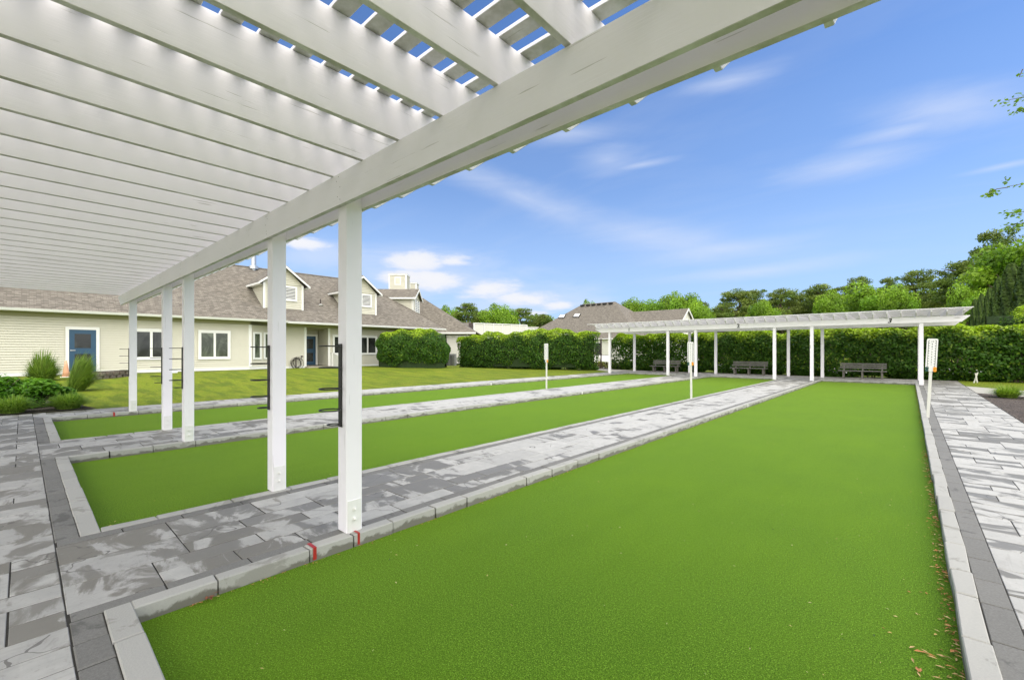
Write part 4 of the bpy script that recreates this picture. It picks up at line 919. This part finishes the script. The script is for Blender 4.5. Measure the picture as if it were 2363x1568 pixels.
rf = r_.build('roof', 'shingle', hs, roofuv=True)
MB().tube([(XR, YS, ZR + .01), (XR, YR_, ZR + .01)], .07, 6).tube([Cc, B], .05, 6).build('ridge_cap', 'shingle', hs, roofuv=True)
def windowp(parent, x, y0, y1, z0, z1, panes, glass='glass', f=.06, tr=.11):
    fr = MB()
    for a_, b_ in (((x, y0, z0), (x + .05, y1, z0 + tr)), ((x, y0, z1 - tr), (x + .05, y1, z1)), ((x, y0, z0 + tr), (x + .05, y0 + tr, z1 - tr)), ((x, y1 - tr, z0 + tr), (x + .05, y1, z1 - tr))): fr.box(a_, b_)
    wdt = (y1 - y0 - 2 * tr); 
    for k in range(panes + 1):
        yc = y0 + tr + wdt * k / panes; hw = .035 if k in (0, panes) else .055
        fr.box((x, max(yc - hw, y0 + tr), z0 + tr), (x + .04, min(yc + hw, y1 - tr), z1 - tr))
    fr.box((x, y0 + tr, z0 + tr), (x + .038, y1 - tr, z0 + tr + .05)).box((x, y0 + tr, z1 - tr - .05), (x + .038, y1 - tr, z1 - tr))
    o = fr.build('window', 'trim', parent)
    MB().box((x + .004, y0 + tr, z0 + tr), (x + .02, y1 - tr, z1 - tr)).build('pane', glass, o)
windowp(hs, XW + .047, 3.75, 5.40, 1.10, 2.73, 2); windowp(hs, XW + .047, 6.64, 8.23, 1.08, 2.75, 2, 'glass_blind')
def wwin(u, v0, v1, wd_):
    pass
# narrow windows in the angled bay wall
bv = Vector((-30.6 - XW, 11.0 - 9.23)).normalized(); bn_ = Vector((bv.y, -bv.x))
for s0 in (.22, 1.0):
    fr = MB(); P0 = Vector((XW, 9.23)) + bv * s0 + bn_ * .047
    Mx = Matrix(((bv.x, bn_.x, 0, P0.x), (bv.y, bn_.y, 0, P0.y), (0, 0, 1, 0), (0, 0, 0, 1)))
    for a_, b_ in (((0, 0, 1.05), (.62, .05, 1.15)), ((0, 0, 2.62), (.62, .05, 2.72)), ((0, 0, 1.15), (.12, .05, 2.62)), ((.5, 0, 1.15), (.62, .05, 2.62))): fr.box(a_, b_, M=Mx)
    o = fr.build('window', 'trim', hs); MB().box((.12, .002, 1.15), (.5, .02, 2.62), M=Mx).build('pane', 'glass_blind', o)
windowp(hs, -30.553, 14.82, 16.4, 1.26, 2.72, 2); windowp(hs, -30.553, 16.75, 18.35, 1.26, 2.72, 2); windowp(hs, -30.553, 19.6, 21.2, 1.26, 2.72, 2)
def doorp(x, y0, y1, z0, z1):
    MB().box((x, y0 - .12, z0 - .02), (x + .05, y0, z1 + .12)).box((x, y1, z0 - .02), (x + .05, y1 + .12, z1 + .12)).box((x, y0, z1), (x + .05, y1, z1 + .12)).build('door_trim', 'trim', hs)
    d = MB().box((x + .0, y0, z0), (x + .03, y1, z1)).build('door', 'blue_door', hs)
    W_ = y1 - y0; H_ = z1 - z0
    MB().box((x + .031, y0 + .2 * W_, z0 + .56 * H_), (x + .036, y1 - .2 * W_, z1 - .10 * H_)).box((x + .031, y0 + .2 * W_, z0 + .12 * H_), (x + .036, y1 - .2 * W_, z0 + .42 * H_)).build('door_glass', 'glass', d)
    MB().box((x + .031, y0 + .04, z0 + .49 * H_), (x + .06, y0 + .08, z0 + .52 * H_)).box((x + .055, y0 + .05, z0 + .495 * H_), (x + .07, y0 + .22, z0 + .515 * H_)).build('door_handle', 'galvanised', d)
doorp(XW + .047, 1.504, 2.451, .58, 2.60); doorp(-32.152, 13.35, 14.32, .56, 2.62)
MB().box((-30.9, 14.66, .45), (-30.3, 14.78, 1.45)).prism([(-30.3, 14.72, .45), (-29.3, 14.72, .30), (-29.3, 14.72, 1.15), (-30.3, 14.72, 1.45)], (0, .05, 0)).build('porch_rail', 'trim', hs)
MB().box((-32.2, 12.9, .3), (-30.2, 15.4, .49)).box((-30.2, 12.9, .25), (-29.6, 15.4, .40)).build('porch_step', 'foundation', hs)
def dormer(yc, wd_=2.5, louv=True):
    xf = -30.3; y0, y1 = yc - wd_ / 2, yc + wd_ / 2; ze = 5.90; pk = 7.10; zb = ZE + .75 * (XE - xf)
    roofx = lambda z: XE - (z - ZE) / .75
    dm = MB(); siding(dm, (xf, y0), (xf, y1), zb - .05, ze, .11)
    siding(dm, (xf, y0), (xf, y1), ze, pk - .12, .11, lf=lambda z: (z - ze) / .75 * .78, rf=lambda z: wd_ - (z - ze) / .75 * .78)
    for yy, o_ in ((y0, -1), (y1, 1)):
        P = [(xf, yy), (roofx(ze + .1), yy)]
        siding(dm, P[0], P[1], zb - .02, ze, .11, out=(0, o_), rf=lambda z: abs(roofx(z) - xf))
    d = dm.build('dormer', 'siding', hs)
    MB().prism([(xf - .01, y0 - 0, zb - .1), (xf - .01, y1, zb - .1), (xf - .01, y1, ze), (xf - .01, yc, pk - .15), (xf - .01, y0, ze)], (-4.0, 0, 0)).build('dormer_core', 'siding', d)
    rb = MB(); ov = .34; zp = pk; xo = xf + .28; back = -34.9
    for s_ in (-1, 1):
        ye = yc + s_ * (wd_ / 2 + ov); zt = ze - .04
        rb.prism([(xo, yc, zp), (xo, ye, zt), (xo, ye, zt + .05), (xo, yc, zp + .06)][::s_], (-(xo - back), 0, 0))
    rb.build('dormer_roof', 'shingle', d, roofuv=True)
    tb = MB()
    for s_ in (-1, 1):
        ye = yc + s_ * (wd_ / 2 + ov); zt = ze - .04
        tb.prism([(xo + .002, yc, zp - .14), (xo + .002, ye, zt - .13), (xo + .002, ye, zt + .0), (xo + .002, yc, zp + .01)][::s_], (.05, 0, 0))
        tb.box((back + 1.5, min(ye, ye - s_ * .04), zt - .12), (xo, max(ye, ye - s_ * .04), zt - .002)); tb.box((back + 1.5, min(ye, ye - s_ * ov), zt - .13), (xo, max(ye, ye - s_ * ov), zt - .121))
        yy = yc + s_ * wd_ / 2; tb.box((xf, min(yy, yy - s_ * .13), zb), (xf + .055, max(yy, yy - s_ * .13), ze))
    tb.build('dormer_trim', 'trim', d)
    lv = MB(); ly0, ly1, lz0, lz1 = yc - .82, yc + .72 + .1, zb + .55, ze - .1
    for a_, b_ in (((xf + .01, ly0, lz0), (xf + .10, ly1, lz0 + .11)), ((xf + .01, ly0, lz1 - .11), (xf + .10, ly1, lz1)), ((xf + .01, ly0, lz0 + .11), (xf + .10, ly0 + .11, lz1 - .11)), ((xf + .01, ly1 - .11, lz0 + .11), (xf + .10, ly1, lz1 - .11)), ((xf + .01, yc - .04, lz0 + .11), (xf + .10, yc + .04, lz1 - .11))): lv.box(a_, b_)
    n = 8; hgt = (lz1 - lz0 - .22) / n
    for k in range(n): z0 = lz0 + .11 + k * hgt; lv.prism([(xf + .088, ly0 + .11, z0), (xf + .092, ly0 + .11, z0 + .02), (xf + .058, ly0 + .11, z0 + hgt * .55), (xf + .053, ly0 + .11, z0 + hgt * .50)], (0, ly1 - ly0 - .22, 0))
    lo = lv.build('louvre', 'trim', d); MB().box((xf + .008, ly0 + .1, lz0 + .1), (xf + .05, ly1 - .1, lz1 - .1)).build('louvre_void', 'dark_slot', d)
dormer(11.42); dormer(16.9)
# flue, roof vent, tap
MB().tube([(-34.4, 10.95, ZR - .2), (-34.4, 10.95, ZR + .95)], .17, 12).tube([(-34.4, 10.95, ZR - .1), (-34.4, 10.95, ZR + .12)], .3, 12).tube([(-34.4, 10.95, ZR + .95), (-34.4, 10.95, ZR + 1.1)], .24, 12).build('flue', 'galvanised', hs)
q = Vector((-30.98, 14.15, ZE + .75 * 1.78)); MB().tube([q, q + Vector((0, 0, .45))], .04, 8).build('vent_pipe', 'rust_steel', hs); MB().tube([q + Vector((.05, 0, -.05)), q + Vector((0, 0, .06))], [.2, .07], 10).build('vent_flashing', 'trim', hs)
MB().box((-30.57, 12.62, 1.15), (-30.50, 12.74, 1.24)).tube([(-30.5, 12.66, 1.2), (-30.45, 12.6, 1.05), (-30.5, 12.72, .95)], .012, 5).build('wall_tap', 'rust_steel', hs)
# right wing turned to face the courts obliquely
rw = thing('house_wing', tuple(at(1000, 808, 46)[:2]) + (.1,), 'angled wing of the cream house, hip roof running down behind the round bush', 'house')
EL, ER, TP = at(905, 766, 44.0), at(1098, 765.5, 44.0), at(902, 641, 50.0); zE2 = EL.z; ER.z = zE2
vw = Vector((-SY, CY, 0)); EL2, ER2 = EL + vw * 13, ER + vw * 13
r_ = MB(); r_.poly([EL, ER, TP]); r_.poly([ER, ER2, TP]); r_.poly([ER2, EL2, TP]); r_.poly([EL2, EL, TP]); r_.build('roof', 'shingle', rw, roofuv=True)
rt = Vector((CY, SY, 0)); w = MB(); a_ = EL + vw * .6; b_ = ER + vw * .6 - rt * .6
siding(w, (a_.x, a_.y), (b_.x, b_.y), .3, zE2 - .28, .115); c_ = b_ + vw * 11.5; siding(w, (b_.x, b_.y), (c_.x, c_.y), .3, zE2 - .28, .115); w.build('wall', 'siding_white', rw)
w = MB()
def obox(mb, o, r0, r1, v0, v1, z0, z1):
    P = [o + rt * r + vw * v for r, v in ((r0, v0), (r1, v0), (r1, v1), (r0, v1))]
    return mb.prism([(p.x, p.y, z0) for p in P][::1], (0, 0, z1 - z0))
obox(w, EL, 0, (ER - EL).length, -.05, .04, zE2 - .16, zE2 + .0); obox(w, b_, -.16, .03, -.03, .1, .2, zE2 - .28); obox(w, a_, 0, (b_ - a_).length, -.03, .04, zE2 - .5, zE2 - .28); obox(w, b_, -.35, -.27, -.10, -.02, .2, zE2 - .2); w.build('trim', 'trim', rw)
obox(MB(), EL, 0, (ER - EL).length, -.0, .62, zE2 - .19, zE2 - .165).build('soffit', 'soffit', rw)
# dormer of the wing: ridge runs across the view, louvred gable looks right
o3 = at(893, 745, 37.5); f3 = at(953.6, 745, 37.5); Lr = (f3 - o3).length; z_e = at(900, 686, 37.5).z; z_p = at(900, 668.5, 38.9).z; zb3 = at(953, 742, 37.5).z - .6
w = MB(); siding(w, (o3.x, o3.y), (f3.x, f3.y), zb3, z_e, .115); g3 = f3 + vw * 2.5; siding(w, (f3.x, f3.y), (g3.x, g3.y), zb3, z_e, .115); siding(w, (f3.x, f3.y), (g3.x, g3.y), z_e, z_p - .1, .115, lf=lambda z: (z - z_e) / (z_p - z_e) * 1.25, rf=lambda z: 2.5 - (z - z_e) / (z_p - z_e) * 1.25)
d3 = w.build('dormer', 'siding', rw)
obox(MB(), o3, -2.5, Lr - .02, .02, 2.5, zb3, z_e).build('dormer_core', 'siding', d3)
w = MB(); oo = Vector((o3.x, o3.y, 0))
def P3(r, v, z): p = oo + rt * r + vw * v; return (p.x, p.y, z)
w.prism([P3(-2.6, -.3, z_e - .05), P3(-2.6, 1.25, z_p), P3(-2.6, 1.25, z_p + .06), P3(-2.6, -.3, z_e + .02)][::-1], rt * (Lr + 2.85)); w.prism([P3(-2.6, 2.8, z_e - .05), P3(-2.6, 1.25, z_p), P3(-2.6, 1.25, z_p + .06), P3(-2.6, 2.8, z_e + .02)], rt * (Lr + 2.85)); w.build('dormer_roof', 'shingle', d3, roofuv=True)
w = MB(); obox(w, oo, -2.4, Lr + .25, -.31, -.26, z_e - .16, z_e - .02); obox(w, oo, Lr - .14, Lr + .03, -.03, .02, zb3, z_e); obox(w, oo, Lr, Lr + .03, -.0, .16, zb3, z_e); obox(w, oo, Lr, Lr + .03, 2.36, 2.5, zb3, z_e)
w.prism([P3(Lr + .24, -.3, z_e - .18), P3(Lr + .24, 1.25, z_p - .14), P3(Lr + .24, 1.25, z_p + .02), P3(Lr + .24, -.3, z_e)], rt * .04); w.prism([P3(Lr + .24, 2.8, z_e - .18), P3(Lr + .24, 1.25, z_p - .14), P3(Lr + .24, 1.25, z_p + .02), P3(Lr + .24, 2.8, z_e)][::-1], rt * .04); w.build('dormer_trim', 'trim', d3)
w = MB(); s_ = MB(); zl0, zl1 = zb3 + 1.35, z_e - .15
obox(s_, oo, Lr + .01, Lr + .055, .4, 2.1, zl0, zl1)
for v0_, v1_ in ((.35, .45), (1.2, 1.3), (2.05, 2.15)): obox(w, oo, Lr + .03, Lr + .10, v0_, v1_, zl0 - .05, zl1 + .05)
for k in range(8): zz = zl0 + (zl1 - zl0) * k / 8; obox(w, oo, Lr + .056, Lr + .09, .45, 2.05, zz, zz + .09)
w.build('louvre', 'trim', d3); s_.build('louvre_void', 'dark_slot', d3)
for u0, u1, v0_, v1_, dd_, dep in ((898, 938, 632, 672, 43.5, 1.3), (945, 961, 652, 676, 47.0, 1.0)):
    a_ = at(u0, v1_, dd_); b_ = at(u1, v1_, dd_); z1_ = at(u0, v0_, dd_).z; Lc = (b_ - a_).length
    w = MB(); siding(w, (a_.x, a_.y), (b_.x, b_.y), a_.z - .8, z1_ - .1, .115); e_ = b_ + vw * dep; siding(w, (b_.x, b_.y), (e_.x, e_.y), a_.z - .8, z1_ - .1, .115); c = w.build('chimney', 'siding', rw)
    obox(MB(), a_, .02, Lc - .02, .02, dep, a_.z - .8, z1_ - .1).build('chimney_core', 'siding', c)
    w = MB(); obox(w, a_, -.08, Lc + .08, -.08, dep + .08, z1_ - .12, z1_); obox(w, a_, Lc - .12, Lc + .04, -.045, .04, a_.z - .6, z1_ - .12); obox(w, a_, -.03, .09, -.045, .04, a_.z - .6, z1_ - .12)
    cz = (z1_ + a_.z) / 2 + .15
    if dd_ < 45: obox(w, a_, Lc / 2 - .32, Lc / 2 + .32, -.05, -.02, cz - .38, cz + .42); obox(MB(), a_, Lc / 2 - .22, Lc / 2 + .22, -.06, -.045, cz - .28, cz + .32).build('chimney_vent', 'siding', c)
    w.build('chimney_cap', 'trim', c)
    MB().poly([tuple(a_ + rt * r + vw * v + Vector((0, 0, z1_ - a_.z + .012))) for r, v in ((-.09, -.09), (Lc + .09, -.09), (Lc + .09, dep + .09), (-.09, dep + .09))]).build('chimney_top', 'grey_metal', c)
# air conditioner
ac = thing('air_conditioner', (-33.3, 27.9, .05), 'grey finned air conditioning unit on the ground in the gap between bush and hedge', 'air conditioner', rz=YAW)
MB().box((-.62, -.5, 0), (.62, .5, 1.22)).build('housing', 'grey_metal', ac, bevel=.02, world=False)
m = MB()
for k in range(9): m.box((-.58 + k * .128, -.53, .06), (-.54 + k * .128, -.501, 1.15))
m.build('fins', 'galvanised', ac, world=False); MB().box((-.5, -.515, .10), (.5, -.502, 1.1)).build('coil', 'dark_slot', ac, world=False)
# hose reel on the wall
hz_ = thing('garden_hose', (-30.45, 12.25, .35), 'dark coiled garden hose hanging on a stand against the cream wall', 'hose')
m = MB(); rd = random.Random(2)
for k in range(9):
    r0 = .30 + rd.uniform(-.09, .06); oy, oz = rd.uniform(-.07, .07), rd.uniform(-.05, .05)
    m.tube([(.05 + .012 * k, oy + r0 * math.sin(a) * 1.05 * (1 + .15 * math.sin(a + k)), .40 + oz + (r0 + .06) * math.cos(a)) for a in [2 * math.pi * i / 22 for i in range(23)]], .011, 5, cap=False)
m.tube([(.1, -.3, .1), (.2, -.1, .0), (.2, .3, -.03), (.3, .7, -.05)], .011, 5); m.build('hose_coil', 'rubber', hz_, smooth=True, world=False)
MB().box((.0, -.03, -.05), (.04, .03, .8)).build('bracket', 'rust_steel', hz_, world=False)

# ------------------------------------------------------------------ clubhouse (behind long hedge)
cb = thing('clubhouse', (-30, 56, .1), 'pale clubhouse with broad grey hip roof and skylights behind the long hedge', 'house')
y0c, zc = 52.0, 3.2; RL_, RR_ = Vector((-38.4, 59.4, 8.9)), Vector((-32.7, 59.4, 8.9)); A = Vector((-45.8, 52, zc)); B = Vector((-25.3, 52, zc)); A2 = Vector((-45.8, 66.8, zc)); B2 = Vector((-25.3, 66.8, zc))
r_ = MB(); r_.poly([A, B, RR_, RL_]); r_.poly([B, B2, RR_]); r_.poly([B2, A2, RL_, RR_]); r_.poly([A2, A, RL_]); r_.build('roof', 'shingle', cb, roofuv=True)
r_ = MB(); gx0, gx1 = -34.0, -21.9; r_.poly([(gx0, 54.4, zc), (gx1, 54.4, zc), (gx1, 59.6, 7.2), (gx0, 59.6, 7.2)]); r_.poly([(gx1, 64.8, zc), (gx0, 64.8, zc), (gx0, 59.6, 7.2), (gx1, 59.6, 7.2)]); r_.build('wing_roof', 'shingle', cb, roofuv=True)
w = MB(); siding(w, (-45.2, 52.5), (-25.8, 52.5), .15, 3.0, .14); siding(w, (-22.2, 54.8), (-22.2, 64.4), .1, 3.2, .14, out=(1, 0)); siding(w, (-22.2, 54.6), (-22.2, 64.6), 3.2, 7.0, .14, out=(1, 0), lf=lambda z: (z - 3.2) / .77, rf=lambda z: 10 - (z - 3.2) / .77); siding(w, (-25.8, 54.8), (-22.2, 54.8), .15, 3.1, .14); w.build('wall', 'siding_white', cb)
MB().box((-45, 52.6, 0), (-26, 66, 3.0)).box((-26, 54.9, 0), (-22.3, 64.3, 3.1)).build('core', 'siding_white', cb)
w = MB(); w.box((-45.8, 51.9, zc - .16), (-25.2, 52.0, zc + .0)).box((-45.2, 52.42, 2.75), (-25.8, 52.47, 3.0)).box((-45.8, 52.0, zc - .19), (-25.3, 52.6, zc - .165))
for s_ in (-1, 1): w.prism([(-21.9, 59.6, 7.22), (-21.9, 59.6 + s_ * 5.2, 3.22), (-21.9, 59.6 + s_ * 5.2, 3.0), (-21.9, 59.6, 6.96)][::-s_], (.06, 0, 0))
w.build('fascia', 'trim', cb)
ap = [(-22.15, 59.6 + .52 * math.cos(a), 5.15 + .6 * math.sin(a)) for a in [math.pi * i / 10 for i in range(11)]] + [(-22.15, 59.08, 4.55), (-22.15, 60.12, 4.55)]
fw = MB().prism([(p[0], (p[1] - 59.6) * 1.3 + 59.6, (p[2] - 5) * 1.2 + 5) for p in ap], (.04, 0, 0)).build('gable_window', 'trim', cb); MB().prism([(p[0] + .045, p[1], p[2]) for p in ap], (.01, 0, 0)).build('gable_pane', 'grey_metal', fw)
def onroof(u, v):
    k = (u - CX) / FPX; dx_, dy_, dz_ = -SY + CY * k, CY + SY * k, (VH - v) / FPX; sl_ = (8.9 - zc) / 7.4   # z = zc + sl*(y-52)
    tt = (zc - 52 * sl_ - CAMZ) / (dz_ - sl_ * dy_); return Vector((dx_ * tt, dy_ * tt, CAMZ + dz_ * tt))
for (ua, ub, uc, ud, va, vb) in ((1288, 1302, 1306, 1292.5, 734.6, 727.3), (1322, 1336, 1341, 1327, 732.5, 725)):
    P = [onroof(ua, va), onroof(ub, va), onroof(uc, vb), onroof(ud, vb)]
    sk = MB().prism([p + Vector((0, -.02, .02)) for p in P], (0, -.05, .10)).build('skylight', 'dark_slot', cb); cc = sum(P, Vector()) / 4
    MB().poly([tuple(cc + (p - cc) * .86 + Vector((0, -.08, .135))) for p in P]).build('skylight_pane', 'white_plastic', sk)
for u_, v_ in ((1345, 704), (1358, 703), (1370, 702), (1383, 701), (1396, 700), (1410, 699)):
    p = onroof(u_, v_ + 2); MB().box((p.x - .3, p.y - .30, p.z - .02), (p.x + .3, p.y + .1, p.z + .20)).build('ridge_vent', 'dark_slot', cb)
p = onroof(1306, 772); MB().prism([(p.x - 1.4, p.y - .8, p.z - 1.0), (p.x + 1.4, p.y - .8, p.z - 1.0), (p.x, p.y - .8, p.z + .35)], (0, .8, 0)).build('small_gable', 'trim', cb)
w = MB(); 
for (a, b_, z0, z1) in ((-34.2, -33.3, .9, 2.6), (-33.15, -32.35, .9, 2.6), (-31.9, -31.0, .9, 2.6)): 
    fr = MB().box((a - .1, 52.42, z0 - .1), (b_ + .1, 52.452, z1 + .1)).build('window', 'trim', cb); MB().box((a, 52.36, z0), (b_, 52.395, z1)).build('pane', 'glass', fr)
# pool side things glimpsed through the gap
struct(MB().poly([(-40, 36.5, .066), (12, 36.5, .066), (12, 52.2, .066), (-40, 52.2, .066)]).build('pool_deck', 'deck'))
struct(MB().poly([(-27.5, 40, .075), (-10, 40, .075), (-10, 47, .075), (-27.5, 47, .075)]).build('pool_water', 'pool_water'))
pf = thing('pool_fence', (-20, 35.6, .07), 'black iron railing with one tall pole in the gap between the hedges', 'fence')
m = MB()
for k in range(90): x = -25 + k * .115; m.box((x - .008, 35.592, .07), (x + .008, 35.608, 1.2))
m.box((-25, 35.58, 1.17), (-14.6, 35.62, 1.21)).box((-25, 35.58, .15), (-14.6, 35.62, .19)); m.build('rails', 'rust_steel', pf)
m = MB(); q = at(1387, 808, 38.0); m.box((q.x - .05, q.y - .05, .05), (q.x + .05, q.y + .05, 2.60)).build('tall_pole', 'rust_steel', pf)
m = MB(); e1 = at(1330, 783, 38.0); e2 = at(1430, 783, 38.0); m.tube([e1, e2], .03, 6).build('top_wire', 'rust_steel', pf)
q = at(1383, 843, 36.3); o = thing('low_hedge', (q.x, q.y, .07), 'low brown bare-stemmed planting across the gap between the two hedges', 'hedge', rz=.15)
RNG = np.random.default_rng(8); k = 3500; P = np.stack([RNG.uniform(-2.2, 2.2, k), RNG.uniform(-.4, .4, k), RNG.uniform(0, .55, k)], 1); mobj('foliage', leafmesh('foliage', P, unit(k), RNG.uniform(.05, .12, k), np.array([.085, .055, .032]) * RNG.uniform(.5, 1.5, (k, 1)), 2.2), 'leaf', o)
def lounger(x, y, rz, label):
    t = thing('pool_lounger', (x, y, .07), label, 'lounger', 'white pool loungers', rz); m = MB().box((-.3, -.9, .32), (.3, .5, .38)); m.prism([(-.3, .5, .35), (-.3, 1.05, .95), (-.3, 1.0, 1.0), (-.3, .45, .40)], (.6, 0, 0)); m.build('frame', 'white_plastic', t, world=False)
    for sx in (-.26, .26):
        for sy in (-.8, .4): MB().box((sx - .02, sy - .02, 0), (sx + .02, sy + .02, .32)).build('leg', 'white_plastic', t, world=False)
for i, (u_, d_) in enumerate(((1372, 46), (1396, 47), (1412, 45.5))): q = at(u_, 808, d_); lounger(q.x, q.y, .6 + i * .3, ['white pool lounger seen through the gap between the hedges, left one', 'white pool lounger beside the tall black pole', 'white pool lounger at the left end of the boundary hedge'][i])

# ------------------------------------------------------------------ white screen wall beyond the long hedge
sw = thing('screen_wall', tuple(at(1150, 808, 68)[:2]) + (0,), 'white panelled screen wall standing beyond the long hedge', 'wall')
a_, b_ = at(1093, 747, 62.0), at(1216, 751.2, 70.0); a_, b_ = Vector((a_.x, a_.y, 0)), Vector((b_.x, b_.y, 0)); zt0, zt1 = at(1093, 747, 62.0).z, at(1216, 751.2, 70.0).z; zt = (zt0 + zt1) / 2
t_ = (b_ - a_); Lw = t_.length; t_.normalize(); nn = Vector((t_.y, -t_.x, 0)); 
if nn.dot(-a_) < 0: nn = -nn
zz0 = zt0; zz1 = zt1
ang = math.atan2(t_.y, t_.x); Mx = Matrix.Translation(a_) @ Matrix.Rotation(ang, 4, 'Z')
sd = 1 if (Matrix.Rotation(ang, 4, 'Z') @ Vector((0, 1, 0))).dot(nn) > 0 else -1
zf = lambda s: zz0 + (zz1 - zz0) * s / Lw
for k in range(6):
    s0, s1 = Lw * k / 6, Lw * (k + 1) / 6; m = MB(); z = 0.0; top = (zf(s0) + zf(s1)) / 2
    while z < top - .05:
        m.box((s0 + .12, -.03, z), (s1 - .02, .03, min(z + .135, top)), M=Mx); z += .15
    m.build('panel', 'siding_white', sw); MB().box((s0, -.08, 0), (s0 + .12, .08, top + .04), M=Mx).build('post', 'trim', sw)
MB().box((Lw - .06, -.08, 0), (Lw + .06, .08, zz1 + .04), M=Mx).build('post', 'trim', sw)
MB().prism([tuple(Mx @ Vector((0, -.1, zz0 + .04))), tuple(Mx @ Vector((Lw, -.1, zz1 + .04))), tuple(Mx @ Vector((Lw, -.1, zz1 + .16))), tuple(Mx @ Vector((0, -.1, zz0 + .16)))], Mx.to_3x3() @ Vector((0, .2, 0))).build('cap_rail', 'trim', sw)
bb = thing('distant_house', tuple(at(1070, 808, 74)[:2]) + (0,), 'small brown roof corner with chimney, just left of the white screen wall', 'house')
p = at(1050, 742, 74); q = at(1082, 742, 74); MB().prism([(p.x, p.y, 0), (q.x, q.y, 0), (q.x + vw.x * 6, q.y + vw.y * 6, 0), (p.x + vw.x * 6, p.y + vw.y * 6, 0)], (0, 0, p.z - .8)).build('wall', 'foundation', bb)
MB().prism([tuple(p + Vector((0, 0, -.8))), tuple(q + rt * .4 + Vector((0, 0, -.8))), tuple(q + vw * 4), tuple(p + vw * 4)], (0, 0, .15)).build('roof', 'shingle', bb, roofuv=True)
p = at(1086, 745, 70); obox(MB(), Vector((p.x, p.y, 0)), -.3, .9, 0, 1.2, 0, p.z).build('chimney', 'rust_steel', bb)
fb = thing('flat_roof_shed', tuple(at(1228, 808, 74)[:2]) + (0,), 'white flat-roofed shed top between the screen wall and the clubhouse', 'building')
p = at(1214, 752, 74); obox(MB(), Vector((p.x, p.y, 0)), 0, 2.0, 0, 4, 0, p.z - .3).build('wall', 'trim', fb); obox(MB(), Vector((p.x, p.y, 0)), -.1, 2.1, -.1, 4.1, p.z - .298, p.z - .15).build('roof', 'siding_white', fb)

# ------------------------------------------------------------------ small things on the lawn
cn = thing('traffic_cone', (-27.5, 1.30, zlawn(-27.5, 1.3)), 'faded orange traffic cone standing on the grass before the blue door', 'traffic cone')
MB().tube([(0, 0, .03), (0, 0, .25), (0, 0, .5), (0, 0, .74)], [.14, .10, .065, .03], 16).build('cone', 'cone_orange', cn, smooth=True, world=False); MB().box((-.19, -.19, 0), (.19, .19, .035)).build('base', 'white_tape', cn, bevel=.02, world=False)
st = thing('stone_wall', (-25.8, 2.5, .35), 'low curved retaining wall of brown stone blocks by the blue door', 'wall'); m = MB(); rd = random.Random(3)
for row in range(3):
    for k in range(7):
        s = k + (.5 if row % 2 else 0); 
        if s > 6.6: continue
        x = -25.2 - .17 * s - .012 * s * s; y = 1.75 + .235 * s; c = Vector((x, y, .22 + row * .145)); Mx2 = Matrix.Translation(c) @ Matrix.Rotation(R(-38) + rd.uniform(-.05, .05), 4, 'Z')
        m.box((-.13, -.13, 0), (.13, .15, .14), c=rc(), M=Mx2, jit=.008)
m.build('blocks', 'stone_block', st, attr='rnd', bevel=.012)
MB().prism([(-25.1, 1.6, .645), (-26.6, 3.4, .645), (-26.9, 3.2, .645), (-25.5, 1.5, .645)], (0, 0, .05)).build('cap_stones', 'stone_block', st)
tag(MB().box((-29.2, 5.15, .30), (-28.9, 5.55, .48)).build('utility_box', 'white_tape', bevel=.03), 'small white utility box on the grass below the dark double window', 'utility box')
sk = thing('wooden_stake', (2.28, 30.2, .06), 'two crossed pale wooden stakes leaning against the boundary hedge base', 'stake')
MB().box((-.025, -.015, 0), (.025, .015, .52), M=Matrix.Rotation(R(14), 4, 'Y')).build('stick', 'cream_post', sk, world=False); MB().box((.09, -.04, 0), (.14, -.01, .45), M=Matrix.Rotation(R(-8), 4, 'Y')).build('stick', 'cream_post', sk, world=False)
